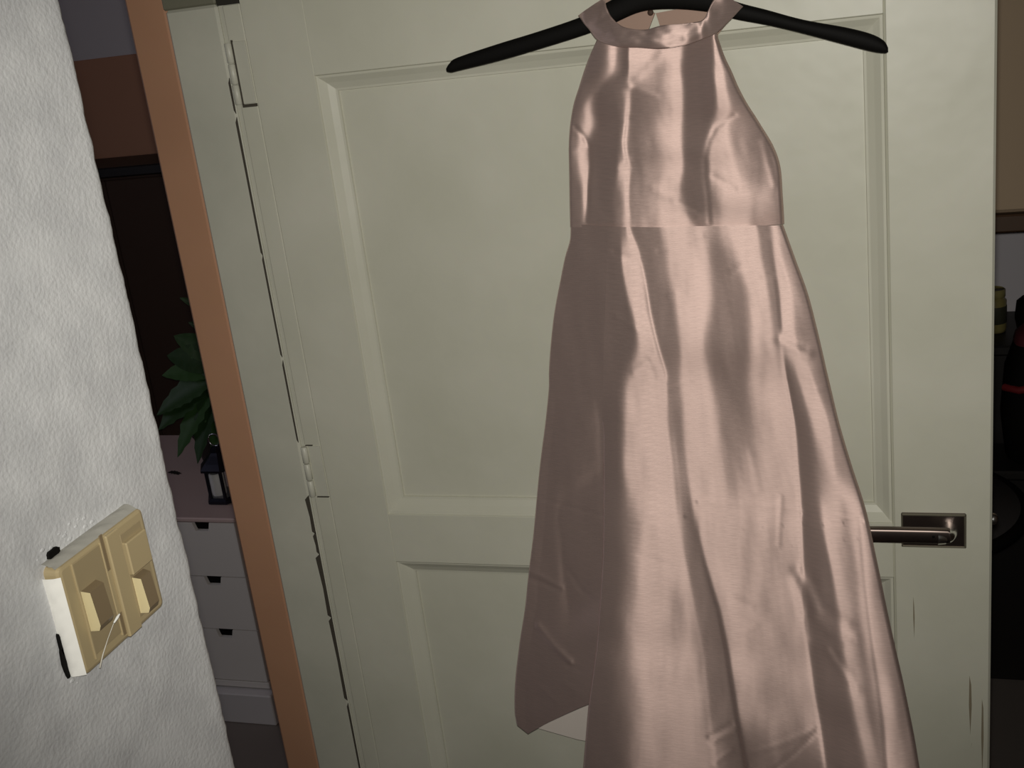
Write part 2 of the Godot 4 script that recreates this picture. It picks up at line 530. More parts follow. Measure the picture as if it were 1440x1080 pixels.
# ---------------------------------------------------------------- the light switch
func switch_block():
	var X := 0.1556
	var t := thing("light_switch", "tan double rocker light switch set crooked in rough plaster on the grey wall", "light switch", Vector3(0.2343, 0.2453, 0.7108))
	t.scale = Vector3.ONE * 0.855
	var o := Vector3(X, 0.186, 0.62)
	var b := func(called, z0, z1, y0, y1, x0, x1, m, bev, parent):
		var st := st_new()
		box(st, Vector3(x0, minf(y0, y1), minf(z0, z1)) + Vector3(X, 0, 0) - o, Vector3(x1, maxf(y0, y1), maxf(z0, z1)) + Vector3(X, 0, 0) - o, bev)
		return obj(called, st, m, parent)
	# body with rounded corners
	var st := st_new()
	var rings := []
	for lay in [[-0.002, 0.0], [0.009, 0.0], [0.0112, 0.0008], [0.012, 0.003]]:
		var ring := []
		for cz in [[0.6665, 0.2635, 0.0], [0.5775, 0.2635, PI / 2], [0.5775, 0.1905, PI], [0.6665, 0.1905, PI * 1.5]]:
			for k in 5:
				var a: float = cz[2] + PI / 2 * k / 4.0
				ring.append(Vector3(X + lay[0], cz[1] + sin(a) * (0.0048 - lay[1]), cz[0] + cos(a) * (0.0048 - lay[1])) - o)
		rings.append(ring)
	loft(st, rings, true, false)
	obj("wall_plate", st, M.switch_tan, t)
	# left gang: framed field with a tilted rocker
	var fl = b.call("switch_field", 0.6573, 0.6265, 0.1940, 0.2645, 0.0115, 0.0124, M.switch_mid, 0.0004, t)
	b.call("field_edge", 0.6588, 0.6573, 0.1915, 0.2655, 0.0115, 0.0131, M.switch_tan, 0.0003, fl)
	b.call("field_edge", 0.6270, 0.6258, 0.1915, 0.2655, 0.0115, 0.0131, M.switch_tan, 0.0003, fl)
	rocker(t, o, 0.656, 0.639, 0.2125, 0.2435, X + 0.0122)
	# groove and raised bar between the gangs
	b.call("groove", 0.6250, 0.6215, 0.190, 0.208, 0.0115, 0.0123, M.switch_brown, 0.0002, t)
	b.call("groove", 0.6250, 0.6215, 0.242, 0.270, 0.0115, 0.0123, M.switch_brown, 0.0002, t)
	b.call("centre_bar", 0.6212, 0.6060, 0.1865, 0.2675, 0.0115, 0.0146, M.switch_tan, 0.0009, t)
	# right gang
	b.call("switch_field", 0.6040, 0.5785, 0.1925, 0.2600, 0.0115, 0.0124, M.switch_mid, 0.0004, t)
	b.call("raised_pad", 0.6040, 0.5790, 0.2275, 0.2535, 0.0115, 0.0160, M.switch_tan, 0.0009, t)
	rocker(t, o, 0.602, 0.588, 0.1955, 0.2250, X + 0.0122)
	# plaster smeared on the near side and along the top
	var n := FastNoiseLite.new()
	n.seed = 12
	n.frequency = 90.0
	var sm := st_new()
	soft(sm)
	for row in [[0, 30]]:
		for j in row[1]:
			for i in 6:
				var g := []
				for e in [[i, j], [i + 1, j], [i + 1, j + 1], [i, j + 1]]:
					var yy: float = lerpf(0.187, 0.262, e[1] / float(row[1]))
					var aa: float = e[0] / 6.0
					var bump: float = 0.0016 + n.get_noise_2d(e[0] * 0.01, yy) * 0.0012
					g.append(Vector3(X + lerpf(-0.001, 0.0122, aa), yy, 0.6706 + bump * sin(PI * aa) + (1.0 - aa) * 0.003) - o)
				quad(sm, g[0], g[1], g[2], g[3], Vector3(0, 0, 1))
	obj("plaster_smear", sm, M.plaster, t)
	var tp := st_new()
	soft(tp)
	for j in 28:
		for i in 5:
			var g := []
			for e in [[i, j], [i + 1, j], [i + 1, j + 1], [i, j + 1]]:
				var zz: float = lerpf(0.672, 0.577, e[1] / 28.0)
				var aa: float = e[0] / 5.0
				var bump: float = 0.0012 + n.get_noise_2d(e[0] * 0.01 + 3.0, zz) * 0.0016
				g.append(Vector3(X + lerpf(0.0, 0.0105, aa), 0.2684 + bump * sin(PI * aa) + (1.0 - aa) * 0.0035, zz) - o)
			quad(tp, g[0], g[1], g[2], g[3], Vector3(0, 1, 0))
	obj("plaster_edge", tp, mat(sb(0.36, 0.35, 0.31), 0.8), t)
	# black patches on the wall put in the dark of holes round the box
	for h in [[0.6585, 0.2738, 0.0075, 0.0036], [0.6748, 0.1985, 0.0030, 0.012], [0.6745, 0.212, 0.0016, 0.009]]:
		var q := st_new()
		var ring0 := []
		var ring1 := []
		for k in 14:
			var a := TAU * k / 14.0
			var rr := 1.0 + 0.3 * n.get_noise_2d(k * 0.7, h[0] * 50.0)
			ring0.append(Vector3(X - 0.002, h[1] + sin(a) * h[3] * rr, h[0] + cos(a) * h[2] * rr) - o)
			ring1.append(Vector3(X + 0.0016, h[1] + sin(a) * h[3] * rr * 0.9, h[0] + cos(a) * h[2] * rr * 0.9) - o)
		loft(q, [ring0, ring1], true, false)
		obj("hole_patch", q, M.black_plastic, t)
	# lumps of plaster on the wall above the plate
	var lumps := st_new()
	rng.seed = 5
	for k in 26:
		var zz := rng.randf_range(0.575, 0.69)
		var yy := 0.274 + absf(rng.randfn(0.0, 0.007))
		if k > 18:
			zz = rng.randf_range(0.60, 0.675)
			yy = 0.183 - absf(rng.randfn(0.0, 0.004))
		var r := rng.randf_range(0.0008, 0.0026)
		var rr := []
		for lay in [[1.0, -0.5], [0.8, 0.25], [0.4, 0.5]]:
			var ring := []
			for m in 8:
				var a := TAU * m / 8.0
				ring.append(Vector3(X + lay[1] * r * 0.3, yy + sin(a) * r * lay[0] * 0.7, zz + cos(a) * r * lay[0] * 1.2) - o)
			rr.append(ring)
		loft(lumps, rr)
	var lo := obj("plaster_lumps", lumps, M.cement, t)
	lo.set_meta("kind", "stuff")
	# a dab of glue on the left rocker and the thread of paint that hangs from it
	var gl := st_new()
	tube(gl, [Vector3(X + 0.020, 0.2105, 0.641) - o, Vector3(X + 0.0205, 0.2125, 0.637) - o, Vector3(X + 0.0205, 0.2135, 0.634) - o], [0.0006, 0.0011, 0.0006], 8)
	obj("glue_dab", gl, M.plaster, t)
	var th := st_new()
	tube(th, [Vector3(X + 0.0175, 0.210, 0.6365) - o, Vector3(X + 0.0150, 0.200, 0.645) - o, Vector3(X + 0.0140, 0.192, 0.6525) - o, Vector3(X + 0.0128, 0.184, 0.6575) - o], [0.0003, 0.0003, 0.0005, 0.0006], 8)
	obj("paint_thread", th, M.clear, t)

func rocker(t: Node3D, o: Vector3, z0: float, z1: float, y0: float, y1: float, x: float):
	# wedge that leans out towards the bottom
	var up := 0.0068
	var dn := 0.0085
	var st := st_new()
	flat(st)
	var a := [Vector3(x, y0, z0), Vector3(x, y1, z0), Vector3(x + up, y1 - 0.0015, z0 - 0.001), Vector3(x + dn, y0 + 0.004, z0 - 0.001), Vector3(x + dn - 0.002, y0, z0 - 0.001)]
	var c := []
	for v in a:
		c.append(Vector3(v.x, v.y, z1 + (0.001 if v.x > x else 0.0)))
	for i in range(1, 4):
		var k := i + 1
		quad(st, a[i] - o, a[k] - o, c[k] - o, c[i] - o, Vector3(1, 0.6 if i == 1 else (-0.6 if i == 3 else 0.0), 0))
	quad(st, a[4] - o, a[0] - o, c[0] - o, c[4] - o, Vector3(0, -1, 0))
	for i in [[0, 1, 2], [0, 2, 3], [0, 3, 4]]:
		tri(st, c[i[0]] - o, c[i[1]] - o, c[i[2]] - o, Vector3(0, 0, -1))
	var r := obj("rocker", st, M.switch_brown, t)
	var sd := st_new()
	flat(sd)
	for i in [[0, 1, 2], [0, 2, 3], [0, 3, 4]]:
		tri(sd, a[i[0]] - o + Vector3(0, 0, 0.0002), a[i[1]] - o + Vector3(0, 0, 0.0002), a[i[2]] - o + Vector3(0, 0, 0.0002), Vector3(0, 0, 1))
	obj("rocker_side", sd, M.switch_cream, r)

# ---------------------------------------------------------------- hanger
func hanger():
	var sp: Array = hanger_spine()
	var t := thing("clothes_hanger", "black plastic clothes hanger hooked over the top of the cream door", "hanger", Vector3(0.489, 0.576, 0.036))
	var cv := Curve3D.new()
	var fine := []
	for i in sp.size() - 1:
		for k in 6:
			var f := k / 6.0
			var p0: Vector3 = sp[maxi(i - 1, 0)]
			var p3: Vector3 = sp[mini(i + 2, sp.size() - 1)]
			fine.append(sp[i].cubic_interpolate(sp[i + 1], p0, p3, f))
	fine.append(sp[sp.size() - 1])
	var rings := []
	for i in fine.size():
		var p: Vector3 = fine[i]
		var h: float = maxf(p.z, 0.0015)
		var ring := []
		for k in 16:
			var a := TAU * k / 16.0
			ring.append(Vector3(p.x, p.y + sin(a) * h, 0.036 + signf(cos(a)) * pow(absf(cos(a)), 0.7) * minf(0.0055, 0.003 + h * 0.3)) - t.position)
		rings.append(ring)
	var st := st_new()
	loft(st, rings)
	obj("hanger_body", st, M.black_plastic, t)
	var hk := st_new()
	var path := [Vector3(0.489, 0.585, 0.036), Vector3(0.489, 0.64, 0.036), Vector3(0.489, 0.668, 0.034)]
	for k in 9:
		var a := PI * k / 8.0
		path.append(Vector3(0.489, 0.672 + sin(a) * 0.024, 0.006 + cos(a) * 0.026))
	path.append(Vector3(0.489, 0.66, -0.022))
	for i in path.size():
		path[i] -= t.position
	tube(hk, path, 0.0024, 10)
	obj("hanger_hook", hk, M.chrome_bright, t)

# ---------------------------------------------------------------- the dress
# A fold line is a list of (x, y, tilt): where it runs on the cloth and how far the cloth
# there turns off square to the room. Tilts are summed across the cloth into its relief.
func key_at(k: Array, y: float) -> Vector2:
	var n := k.size()
	var i := 0
	while i < n - 2 and y < k[i + 1].y:
		i += 1
	var a: Vector3 = k[i]
	var b: Vector3 = k[i + 1]
	var f := (y - a.y) / (b.y - a.y)
	if f > 1.0 or f < 0.0:
		return Vector2(a.x + (b.x - a.x) * clampf(f, -0.5, 9.0), lerpf(a.z, b.z, clampf(f, 0.0, 1.0)))
	var p: Vector3 = k[maxi(i - 1, 0)]
	var q: Vector3 = k[mini(i + 2, n - 1)]
	# slopes through the neighbours, so that a fold runs on without kinks
	var h := b.y - a.y
	var ma := (b.x - p.x) / (b.y - p.y) * h
	var mb := (q.x - a.x) / (q.y - a.y) * h
	var g := f * f * (3.0 - 2.0 * f)
	var x := (1.0 - g) * a.x + g * b.x + f * (1.0 - f) * ((1.0 - f) * ma - f * mb)
	return Vector2(x, lerpf(a.z, b.z, g))

func lean(x: float) -> float:
	return -(EYE.x - x) / 1.18

func tilt_at(row: Array, x: float) -> float:
	if x <= row[0].x:
		return row[0].y
	for i in row.size() - 1:
		if x <= row[i + 1].x:
			var w: float = row[i + 1].x - row[i].x
			var f := clampf((x - row[i].x) / maxf(w, 0.0001), 0.0, 1.0)
			f = lerpf(f, f * f * (3.0 - 2.0 * f), 0.6)
			return lerpf(row[i].y, row[i + 1].y, f)
	return row[row.size() - 1].y

func row_at(keys: Array, y: float) -> Array:
	var r := []
	var last := -9.0
	for k in keys:
		var q := key_at(k, y)
		q.x = maxf(q.x, last + 0.0002)
		last = q.x
		r.append(q)
	return r

func crease(list: Array, p: Vector2) -> float:
	var h := 0.0
	for c in list:
		var best := 1e9
		var pts: Array = c[2]
		var w: float = c[1] * 0.0012
		for i in pts.size() - 1:
			var q := Geometry2D.get_closest_point_to_segment(p, pts[i], pts[i + 1])
			best = minf(best, q.distance_squared_to(p))
		if best < w * w * 9.0:
			h += c[0] * 0.0003 * exp(-best / (w * w))
	return h

var skin_noise := FastNoiseLite.new()
var side_keys := []

# cloth that lies over cloth: the relief jumps across the line
func overlap(list: Array, p: Vector2) -> float:
	var h := 0.0
	for c in list:
		var pts: Array = c[3]
		var best := 1e9
		var sd := 0.0
		var along := 0.0
		for i in pts.size() - 1:
			var a: Vector2 = pts[i]
			var b: Vector2 = pts[i + 1]
			var q := Geometry2D.get_closest_point_to_segment(p, a, b)
			var d := q.distance_squared_to(p)
			if d < best:
				best = d
				sd = signf((b - a).cross(p - a))
				along = (i + q.distance_to(a) / a.distance_to(b)) / (pts.size() - 1)
		var w: float = c[2] * 0.001
		var u := sqrt(best) / w
		var fade := smoothstep(0.0, 0.12, along) * (smoothstep(1.0, 0.88, along) if pts[pts.size() - 1].y > -0.36 else 1.0)
		h += lerpf(c[0], c[1], along) * 0.001 * (0.5 + 0.5 * sd * tanh(u)) * fade
	return h

func left_depth(y: float) -> float:
	return 0.032 + 0.030 * smoothstep(0.30, -0.5, y)

func side_end(y: float) -> float:
	var row := row_at(side_keys, y)
	var x0: float = row[0].x
	var x1: float = row[4].x
	var z := left_depth(y)
	for i in 24:
		var x := lerpf(x0, x1, (i + 0.5) / 24.0)
		z += (lean(x) + tilt_at(row, x)) * (x1 - x0) / 24.0
	return z

# top and bottom give y across the cloth (0 left .. 1 right); depth gives z at the left edge
func cloth(keys: Array, creases: Array, steps: Array, top: Callable, bottom: Callable, depth: Callable, nx: int, ny: int, edges: Array) -> SurfaceTool:
	var g := []
	var lo := 9.0
	var hi := -9.0
	for j in ny + 1:
		var v := j / float(ny)
		var ym := lerpf(top.call(0.5), bottom.call(0.5), v)
		var line := []
		var z := 0.0
		var px := 0.0
		for i in nx + 1:
			var s := i / float(nx)
			var y := lerpf(top.call(s), bottom.call(s), v)
			var row := row_at(keys, y)
			var x := lerpf(row[0].x, row[row.size() - 1].x, s)
			if i == 0:
				z = depth.call(y)
			else:
				var xm := (x + px) * 0.5
				z += (lean(xm) + tilt_at(row, xm)) * (x - px)
			px = x
			var wob := skin_noise.get_noise_2d(x * 17.0, y * 8.0) * 0.0008 + skin_noise.get_noise_2d(x * 60.0 + 7.0, y * 45.0) * 0.00012
			var zz := z + wob
			var d0: float = s * (row[row.size() - 1].x - row[0].x)
			var d1: float = (1.0 - s) * (row[row.size() - 1].x - row[0].x)
			if edges[0] and d0 < 0.003 and (nx < 200 or y < 0.12):
				zz -= edges[0] * (1.0 - sqrt(1.0 - pow(1.0 - d0 / 0.003, 2.0)))
			if edges[1] and d1 < 0.003:
				zz -= edges[1] * (1.0 - sqrt(1.0 - pow(1.0 - d1 / 0.003, 2.0)))
			line.append(Vector3(x, y, zz))
			lo = minf(lo, zz)
			hi = maxf(hi, zz)
		g.append(line)
	# one smoothing pass along the rows joins neighbouring folds
	for pass_no in 9:
		var h := []
		for j in ny + 1:
			var line := []
			for i in nx + 1:
				var a: Vector3 = g[j][i]
				var s := 0.0
				var wt := 0.0
				for dj in [-1, 0, 1]:
					var jj: int = clampi(j + dj, 0, ny)
					s += g[jj][i].z * (2.0 if dj == 0 else 1.0)
					wt += 2.0 if dj == 0 else 1.0
				line.append(Vector3(a.x, a.y, s / wt))
			h.append(line)
		g = h
	for j in ny + 1:
		for i in nx + 1:
			g[j][i].z += crease(creases, Vector2(g[j][i].x, g[j][i].y)) + overlap(steps, Vector2(g[j][i].x, g[j][i].y))
	var st := st_new()
	soft(st)
	for j in ny + 1:
		for i in nx + 1:
			var p: Vector3 = g[j][i]
			var dx: Vector3 = g[j][mini(i + 1, nx)] - g[j][maxi(i - 1, 0)]
			var dy: Vector3 = g[maxi(j - 1, 0)][i] - g[mini(j + 1, ny)][i]
			st.set_normal(dx.cross(dy).normalized())
			st.set_uv(Vector2(p.x, p.y) * 2.0)
			st.add_vertex(p - DRESS)
	for j in ny:
		for i in nx:
			var a := j * (nx + 1) + i
			for k in [a, a + 1, a + nx + 2, a, a + nx + 2, a + nx + 1]:
				st.add_index(k)
	return st

const DRESS := Vector3(0.48, 0.55, 0.036)

func put(called: String, st: SurfaceTool, m: Material, parent: Node) -> MeshInstance3D:
	var o := MeshInstance3D.new()
	o.name = called
	o.mesh = st.commit()
	o.mesh.surface_set_material(0, m)
	parent.add_child(o, true)
	return o

func dress():
	skin_noise.seed = 6
	skin_noise.frequency = 1.0
	skin_noise.fractal_octaves = 2
	var t := thing("dress", "blush pink satin halter dress with creased A-line skirt on the black hanger", "dress", DRESS)
	var bk: Array = bodice_folds()
	var fk: Array = skirt_folds()
	side_keys = side_folds()
	var wl: float = fk[0][0].y
	var wr: float = fk[20][0].y
	var waist_l: float = side_keys[0][0].y
	var bt: float = bk[0][0].y
	var br: float = bk[16][0].y
	var b_bot_l: float = bk[0][9].y
	var b_bot_r: float = bk[16][9].y
	var st := cloth(bk, bodice_creases(), bodice_steps(), func(s): return lerpf(bt, br, s) + lerpf(0.004, 0.011, s), func(s): return lerpf(b_bot_l, b_bot_r, s), func(y): return 0.034 + 0.014 * smoothstep(0.45, 0.53, y), 150, 110, [0.010, 0.004])
	put("bodice", st, M.satin, t)
	# front of the skirt, hem below the picture
	st = cloth(fk, skirt_creases(), skirt_steps(), func(s): return lerpf(wl, wr, s) + 0.0005, func(s): return lerpf(-0.60, -0.63, s), func(y): return side_end(y) + 0.012 * smoothstep(0.12, -0.15, y), 230, 270, [0.008, 0.004])
	put("skirt", st, M.satin, t)
	# side of the skirt, folded back, hem turned up at a slant
	var sb_l: float = side_keys[0][17].y
	var sb_r: float = side_keys[4][15].y
	st = cloth(side_keys, side_creases(), side_steps(), func(s): return lerpf(waist_l, wl, s) + 0.0005, func(s): return sb_l - 0.014 * smoothstep(0.0, 0.14, s) + (sb_r + 0.0 - sb_l + 0.014) * smoothstep(0.10, 1.06, s) if s < 0.0 else (lerpf(sb_l, sb_l - 0.0105, s / 0.15) if s < 0.15 else lerpf(sb_l - 0.0105, sb_r, (s - 0.15) / 0.85)), func(y): return left_depth(y), 80, 240, [0.014, 0.0])
	put("skirt_side", st, M.satin, t)
	# waist seam and neck band
	collar(t)
	# back of the dress: a plain sheet close to the door
	var bs := st_new()
	soft(bs)
	var rows := []
	for j in 41:
		var y := lerpf(0.50, -0.60, j / 40.0)
		var xl: float
		var xr: float
		if y > waist_l:
			xl = key_at(bk[0], y).x
			xr = key_at(bk[16], y).x
		else:
			xl = key_at(side_keys[0], maxf(y, -0.24)).x
			xr = key_at(fk[20], y).x
		if y < -0.24:
			xl = lerpf(xl, key_at(fk[0], y).x + 0.02, smoothstep(-0.24, -0.262, y))
		var line := []
		for i in 13:
			var s := i / 12.0
			line.append(Vector3(lerpf(xl + 0.004, xr - 0.03, s), y, 0.010 + 0.006 * sin(s * 9.0 + y * 3.0) * smoothstep(0.4, -0.5, y) + 0.012 * sin(PI * s)))
		rows.append(line)
	for j in 40:
		for i in 12:
			quad(bs, rows[j][i] - DRESS, rows[j][i + 1] - DRESS, rows[j + 1][i + 1] - DRESS, rows[j + 1][i] - DRESS, Vector3(0, 0, 1))
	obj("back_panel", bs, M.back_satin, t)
	# inside of the turned hem
	var ln := st_new()
	var out: Array = lining_outline()
	slab(ln, out, 0.026 - DRESS.z, 0.0285 - DRESS.z)
	var lo := obj("hem_lining", ln, M.lining, t)
	lo.position = Vector3(-DRESS.x, -DRESS.y, 0)
	lo.set_meta("label", "paler inside of the hem")

func collar(t: Node3D):
	var cols: Array = collar_columns()
	var rows := []
	var fine := []
	for i in cols.size() - 1:
		for k in 8:
			var f := k / 8.0
			var q := []
			for e in 2:
				q.append(cols[i][e].cubic_interpolate(cols[i + 1][e], cols[maxi(i - 1, 0)][e], cols[mini(i + 2, cols.size() - 1)][e], f))
			fine.append(q)
	fine.append(cols[cols.size() - 1])
	var nv := 14
	for q in fine:
		var line := []
		for k in nv + 1:
			var f := k / float(nv)
			var p: Vector3 = q[0].lerp(q[1], f)
			var w := skin_noise.get_noise_2d(p.x * 38.0, p.y * 60.0 + 3.0) * 0.0014
			p.z += 0.004 * sin(PI * f) + w * smoothstep(0.0, 0.15, f)
			# diagonal drag lines in the middle of the band
			var c := (p.x - 0.475) * 0.55 + (p.y - 0.541)
			p.z += 0.0012 * exp(-pow(c / 0.0035, 2.0)) * exp(-pow((p.x - 0.485) / 0.03, 2.0))
			# crease where the band turns over each arm of the hanger
			p.z += 0.0016 * exp(-pow((p.x - 0.411) / 0.004, 2.0)) + 0.0012 * exp(-pow((p.x - 0.533) / 0.003, 2.0))
			line.append(p)
		rows.append(line)
	var st := st_new()
	soft(st)
	for i in rows.size() - 1:
		for k in nv:
			quad(st, rows[i][k] - DRESS, rows[i + 1][k] - DRESS, rows[i + 1][k + 1] - DRESS, rows[i][k + 1] - DRESS, Vector3(0, 0, 1))
	# turn the edges inwards so that the band has a thickness
	for i in rows.size() - 1:
		for k in [0, nv]:
			var a: Vector3 = rows[i][k] - DRESS
			var b: Vector3 = rows[i + 1][k] - DRESS
			quad(st, a, b, b + Vector3(0, 0, -0.003), a + Vector3(0, 0, -0.003), Vector3(0, -1 if k == 0 else 1, 0))
	obj("neck_band", st, M.satin, t)
	for P in collar_backs():
		var s := st_new()
		slab(s, P, 0.016 - DRESS.z, 0.0185 - DRESS.z)
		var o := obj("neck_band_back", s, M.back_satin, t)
		o.position = Vector3(-DRESS.x, -DRESS.y, 0)
	var bt := st_new()
	lathe(bt, Vector3.ZERO, [[0.0005, 0.0], [0.0028, 0.0], [0.0032, 0.001], [0.0026, 0.0022], [0.0005, 0.0024]], 16)
	var bo := obj("button", bt, M.dark_wood, t)
	bo.rotation.x = PI / 2
	bo.position = Vector3(0.4738, 0.5595, 0.018) - DRESS

func bodice_folds():
	var k = []
	k.append([Vector3(0.4196, 0.5369, 0.737), Vector3(0.4125, 0.5252, 0.737), Vector3(0.4052, 0.5120, 0.737), Vector3(0.3968, 0.4952, 0.737), Vector3(0.3882, 0.4781, 0.737), Vector3(0.3814, 0.4571, 0.737), Vector3(0.3775, 0.4355, 0.675), Vector3(0.3755, 0.4134, 0.613), Vector3(0.3727, 0.3837, 0.425), Vector3(0.3697, 0.3495, 0.388)])
	k.append([Vector3(0.4246, 0.5364, 0.737), Vector3(0.4234, 0.5241, 0.737), Vector3(0.4206, 0.5105, 0.613), Vector3(0.4071, 0.4942, 0.362), Vector3(0.3934, 0.4777, 0.488), Vector3(0.3874, 0.4566, 0.362), Vector3(0.3828, 0.4350, 0.238), Vector3(0.3820, 0.4130, 0.300), Vector3(0.3850, 0.3828, 0.400), Vector3(0.3814, 0.3488, 0.400)])
	k.append([Vector3(0.4405, 0.5348, 0.020), Vector3(0.4393, 0.5225, 0.020), Vector3(0.4366, 0.5089, 0.050), Vector3(0.4189, 0.4931, 0.300), Vector3(0.4053, 0.4766, 0.030), Vector3(0.4031, 0.4552, 0.000), Vector3(0.3934, 0.4342, 0.000), Vector3(0.3926, 0.4122, 0.000), Vector3(0.3926, 0.3823, 0.050), Vector3(0.3891, 0.3484, 0.388)])
	k.append([Vector3(0.4476, 0.5340, 0.362), Vector3(0.4465, 0.5218, 0.362), Vector3(0.4438, 0.5082, 0.238), Vector3(0.4277, 0.4923, 0.675), Vector3(0.4186, 0.4754, 0.613), Vector3(0.4180, 0.4540, 0.613), Vector3(0.4039, 0.4334, 0.550), Vector3(0.4017, 0.4115, 0.513), Vector3(0.3957, 0.3821, 0.488), Vector3(0.3953, 0.3480, 0.488)])
	k.append([Vector3(0.4540, 0.5334, 0.613), Vector3(0.4529, 0.5211, 0.675), Vector3(0.4503, 0.5076, 0.613), Vector3(0.4335, 0.4917, 0.488), Vector3(0.4348, 0.4740, 0.488), Vector3(0.4342, 0.4526, 0.550), Vector3(0.4308, 0.4313, 0.613), Vector3(0.4272, 0.4096, 0.613), Vector3(0.4207, 0.3805, 0.513), Vector3(0.4198, 0.3466, 0.463)])
	k.append([Vector3(0.4555, 0.5332, 0.488), Vector3(0.4544, 0.5210, 0.488), Vector3(0.4532, 0.5073, 0.362), Vector3(0.4422, 0.4909, 0.362), Vector3(0.4421, 0.4733, 0.362), Vector3(0.4394, 0.4522, 0.362), Vector3(0.4367, 0.4308, 0.300), Vector3(0.4332, 0.4092, 0.050), Vector3(0.4275, 0.3800, 0.325), Vector3(0.4258, 0.3462, 0.300)])
	k.append([Vector3(0.4569, 0.5331, 0.000), Vector3(0.4558, 0.5209, 0.000), Vector3(0.4546, 0.5072, 0.000), Vector3(0.4516, 0.4901, 0.020), Vector3(0.4479, 0.4728, 0.020), Vector3(0.4430, 0.4519, 0.020), Vector3(0.4404, 0.4305, 0.000), Vector3(0.4406, 0.4087, 0.000), Vector3(0.4380, 0.3793, 0.020), Vector3(0.4372, 0.3456, 0.020)])
	k.append([Vector3(0.4675, 0.5320, 0.000), Vector3(0.4665, 0.5198, 0.000), Vector3(0.4618, 0.5065, 0.000), Vector3(0.4567, 0.4896, 0.238), Vector3(0.4537, 0.4723, 0.300), Vector3(0.4489, 0.4514, 0.312), Vector3(0.4455, 0.4301, 0.287), Vector3(0.4451, 0.4083, 0.262), Vector3(0.4409, 0.3791, 0.200), Vector3(0.4394, 0.3454, 0.150)])
	k.append([Vector3(0.4852, 0.5302, 0.020), Vector3(0.4821, 0.5182, 0.062), Vector3(0.4739, 0.5053, 0.138), Vector3(0.4781, 0.4876, 0.175), Vector3(0.4767, 0.4703, 0.200), Vector3(0.4714, 0.4495, 0.213), Vector3(0.4696, 0.4282, 0.238), Vector3(0.4701, 0.4065, 0.200), Vector3(0.4677, 0.3773, 0.163), Vector3(0.4649, 0.3440, 0.138)])
	k.append([Vector3(0.4943, 0.5292, 0.050), Vector3(0.4933, 0.5171, 0.050), Vector3(0.4902, 0.5037, 0.113), Vector3(0.4909, 0.4864, 0.087), Vector3(0.4896, 0.4691, 0.087), Vector3(0.4851, 0.4484, 0.062), Vector3(0.4841, 0.4271, 0.075), Vector3(0.4846, 0.4054, 0.050), Vector3(0.4780, 0.3767, 0.040), Vector3(0.4798, 0.3431, 0.020)])
	k.append([Vector3(0.5061, 0.5280, 0.050), Vector3(0.5052, 0.5159, 0.020), Vector3(0.5021, 0.5026, 0.000), Vector3(0.5029, 0.4853, 0.000), Vector3(0.5017, 0.4681, 0.000), Vector3(0.4980, 0.4473, 0.000), Vector3(0.4964, 0.4261, 0.000), Vector3(0.4955, 0.4046, 0.000), Vector3(0.4897, 0.3759, 0.113), Vector3(0.5033, 0.3417, 0.020)])
	k.append([Vector3(0.5151, 0.5271, 0.488), Vector3(0.5143, 0.5150, 0.613), Vector3(0.5133, 0.5015, 0.613), Vector3(0.5121, 0.4844, 0.550), Vector3(0.5094, 0.4674, 0.513), Vector3(0.5065, 0.4466, 0.488), Vector3(0.5050, 0.4255, 0.463), Vector3(0.5027, 0.4041, 0.413), Vector3(0.4999, 0.3752, 0.388), Vector3(0.5121, 0.3412, 0.238)])
	k.append([Vector3(0.5372, 0.5248, 0.613), Vector3(0.5377, 0.5126, 0.675), Vector3(0.5355, 0.4993, 0.675), Vector3(0.5358, 0.4822, 0.675), Vector3(0.5347, 0.4651, 0.638), Vector3(0.5277, 0.4448, 0.488), Vector3(0.5206, 0.4242, 0.425), Vector3(0.5206, 0.4028, 0.400), Vector3(0.5187, 0.3740, 0.388), Vector3(0.5179, 0.3409, 0.238)])
	k.append([Vector3(0.5419, 0.5243, 0.000), Vector3(0.5419, 0.5122, 0.000), Vector3(0.5410, 0.4988, 0.000), Vector3(0.5413, 0.4817, 0.000), Vector3(0.5395, 0.4647, 0.030), Vector3(0.5312, 0.4445, 0.050), Vector3(0.5277, 0.4237, 0.040), Vector3(0.5284, 0.4022, 0.113), Vector3(0.5273, 0.3734, 0.213), Vector3(0.5266, 0.3404, 0.050)])
	k.append([Vector3(0.5433, 0.5242, 0.000), Vector3(0.5446, 0.5120, 0.000), Vector3(0.5465, 0.4983, 0.000), Vector3(0.5482, 0.4811, 0.000), Vector3(0.5486, 0.4639, 0.020), Vector3(0.5403, 0.4438, 0.050), Vector3(0.5446, 0.4223, 0.020), Vector3(0.5468, 0.4009, 0.020), Vector3(0.5487, 0.3720, 0.000), Vector3(0.5539, 0.3388, 0.000)])
	k.append([Vector3(0.5447, 0.5240, -0.230), Vector3(0.5467, 0.5118, -0.230), Vector3(0.5506, 0.4979, -0.230), Vector3(0.5530, 0.4806, -0.230), Vector3(0.5555, 0.4633, -0.230), Vector3(0.5529, 0.4427, -0.184), Vector3(0.5551, 0.4215, -0.172), Vector3(0.5609, 0.3998, -0.149), Vector3(0.5684, 0.3706, -0.057), Vector3(0.5695, 0.3378, -0.161)])
	k.append([Vector3(0.5460, 0.5239, -0.345), Vector3(0.5501, 0.5114, -0.460), Vector3(0.5554, 0.4974, -0.460), Vector3(0.5613, 0.4799, -0.402), Vector3(0.5685, 0.4621, -0.322), Vector3(0.5784, 0.4406, -0.253), Vector3(0.5890, 0.4188, -0.253), Vector3(0.5949, 0.3973, -0.230), Vector3(0.5963, 0.3688, -0.230), Vector3(0.5956, 0.3363, -0.230)])
	return k

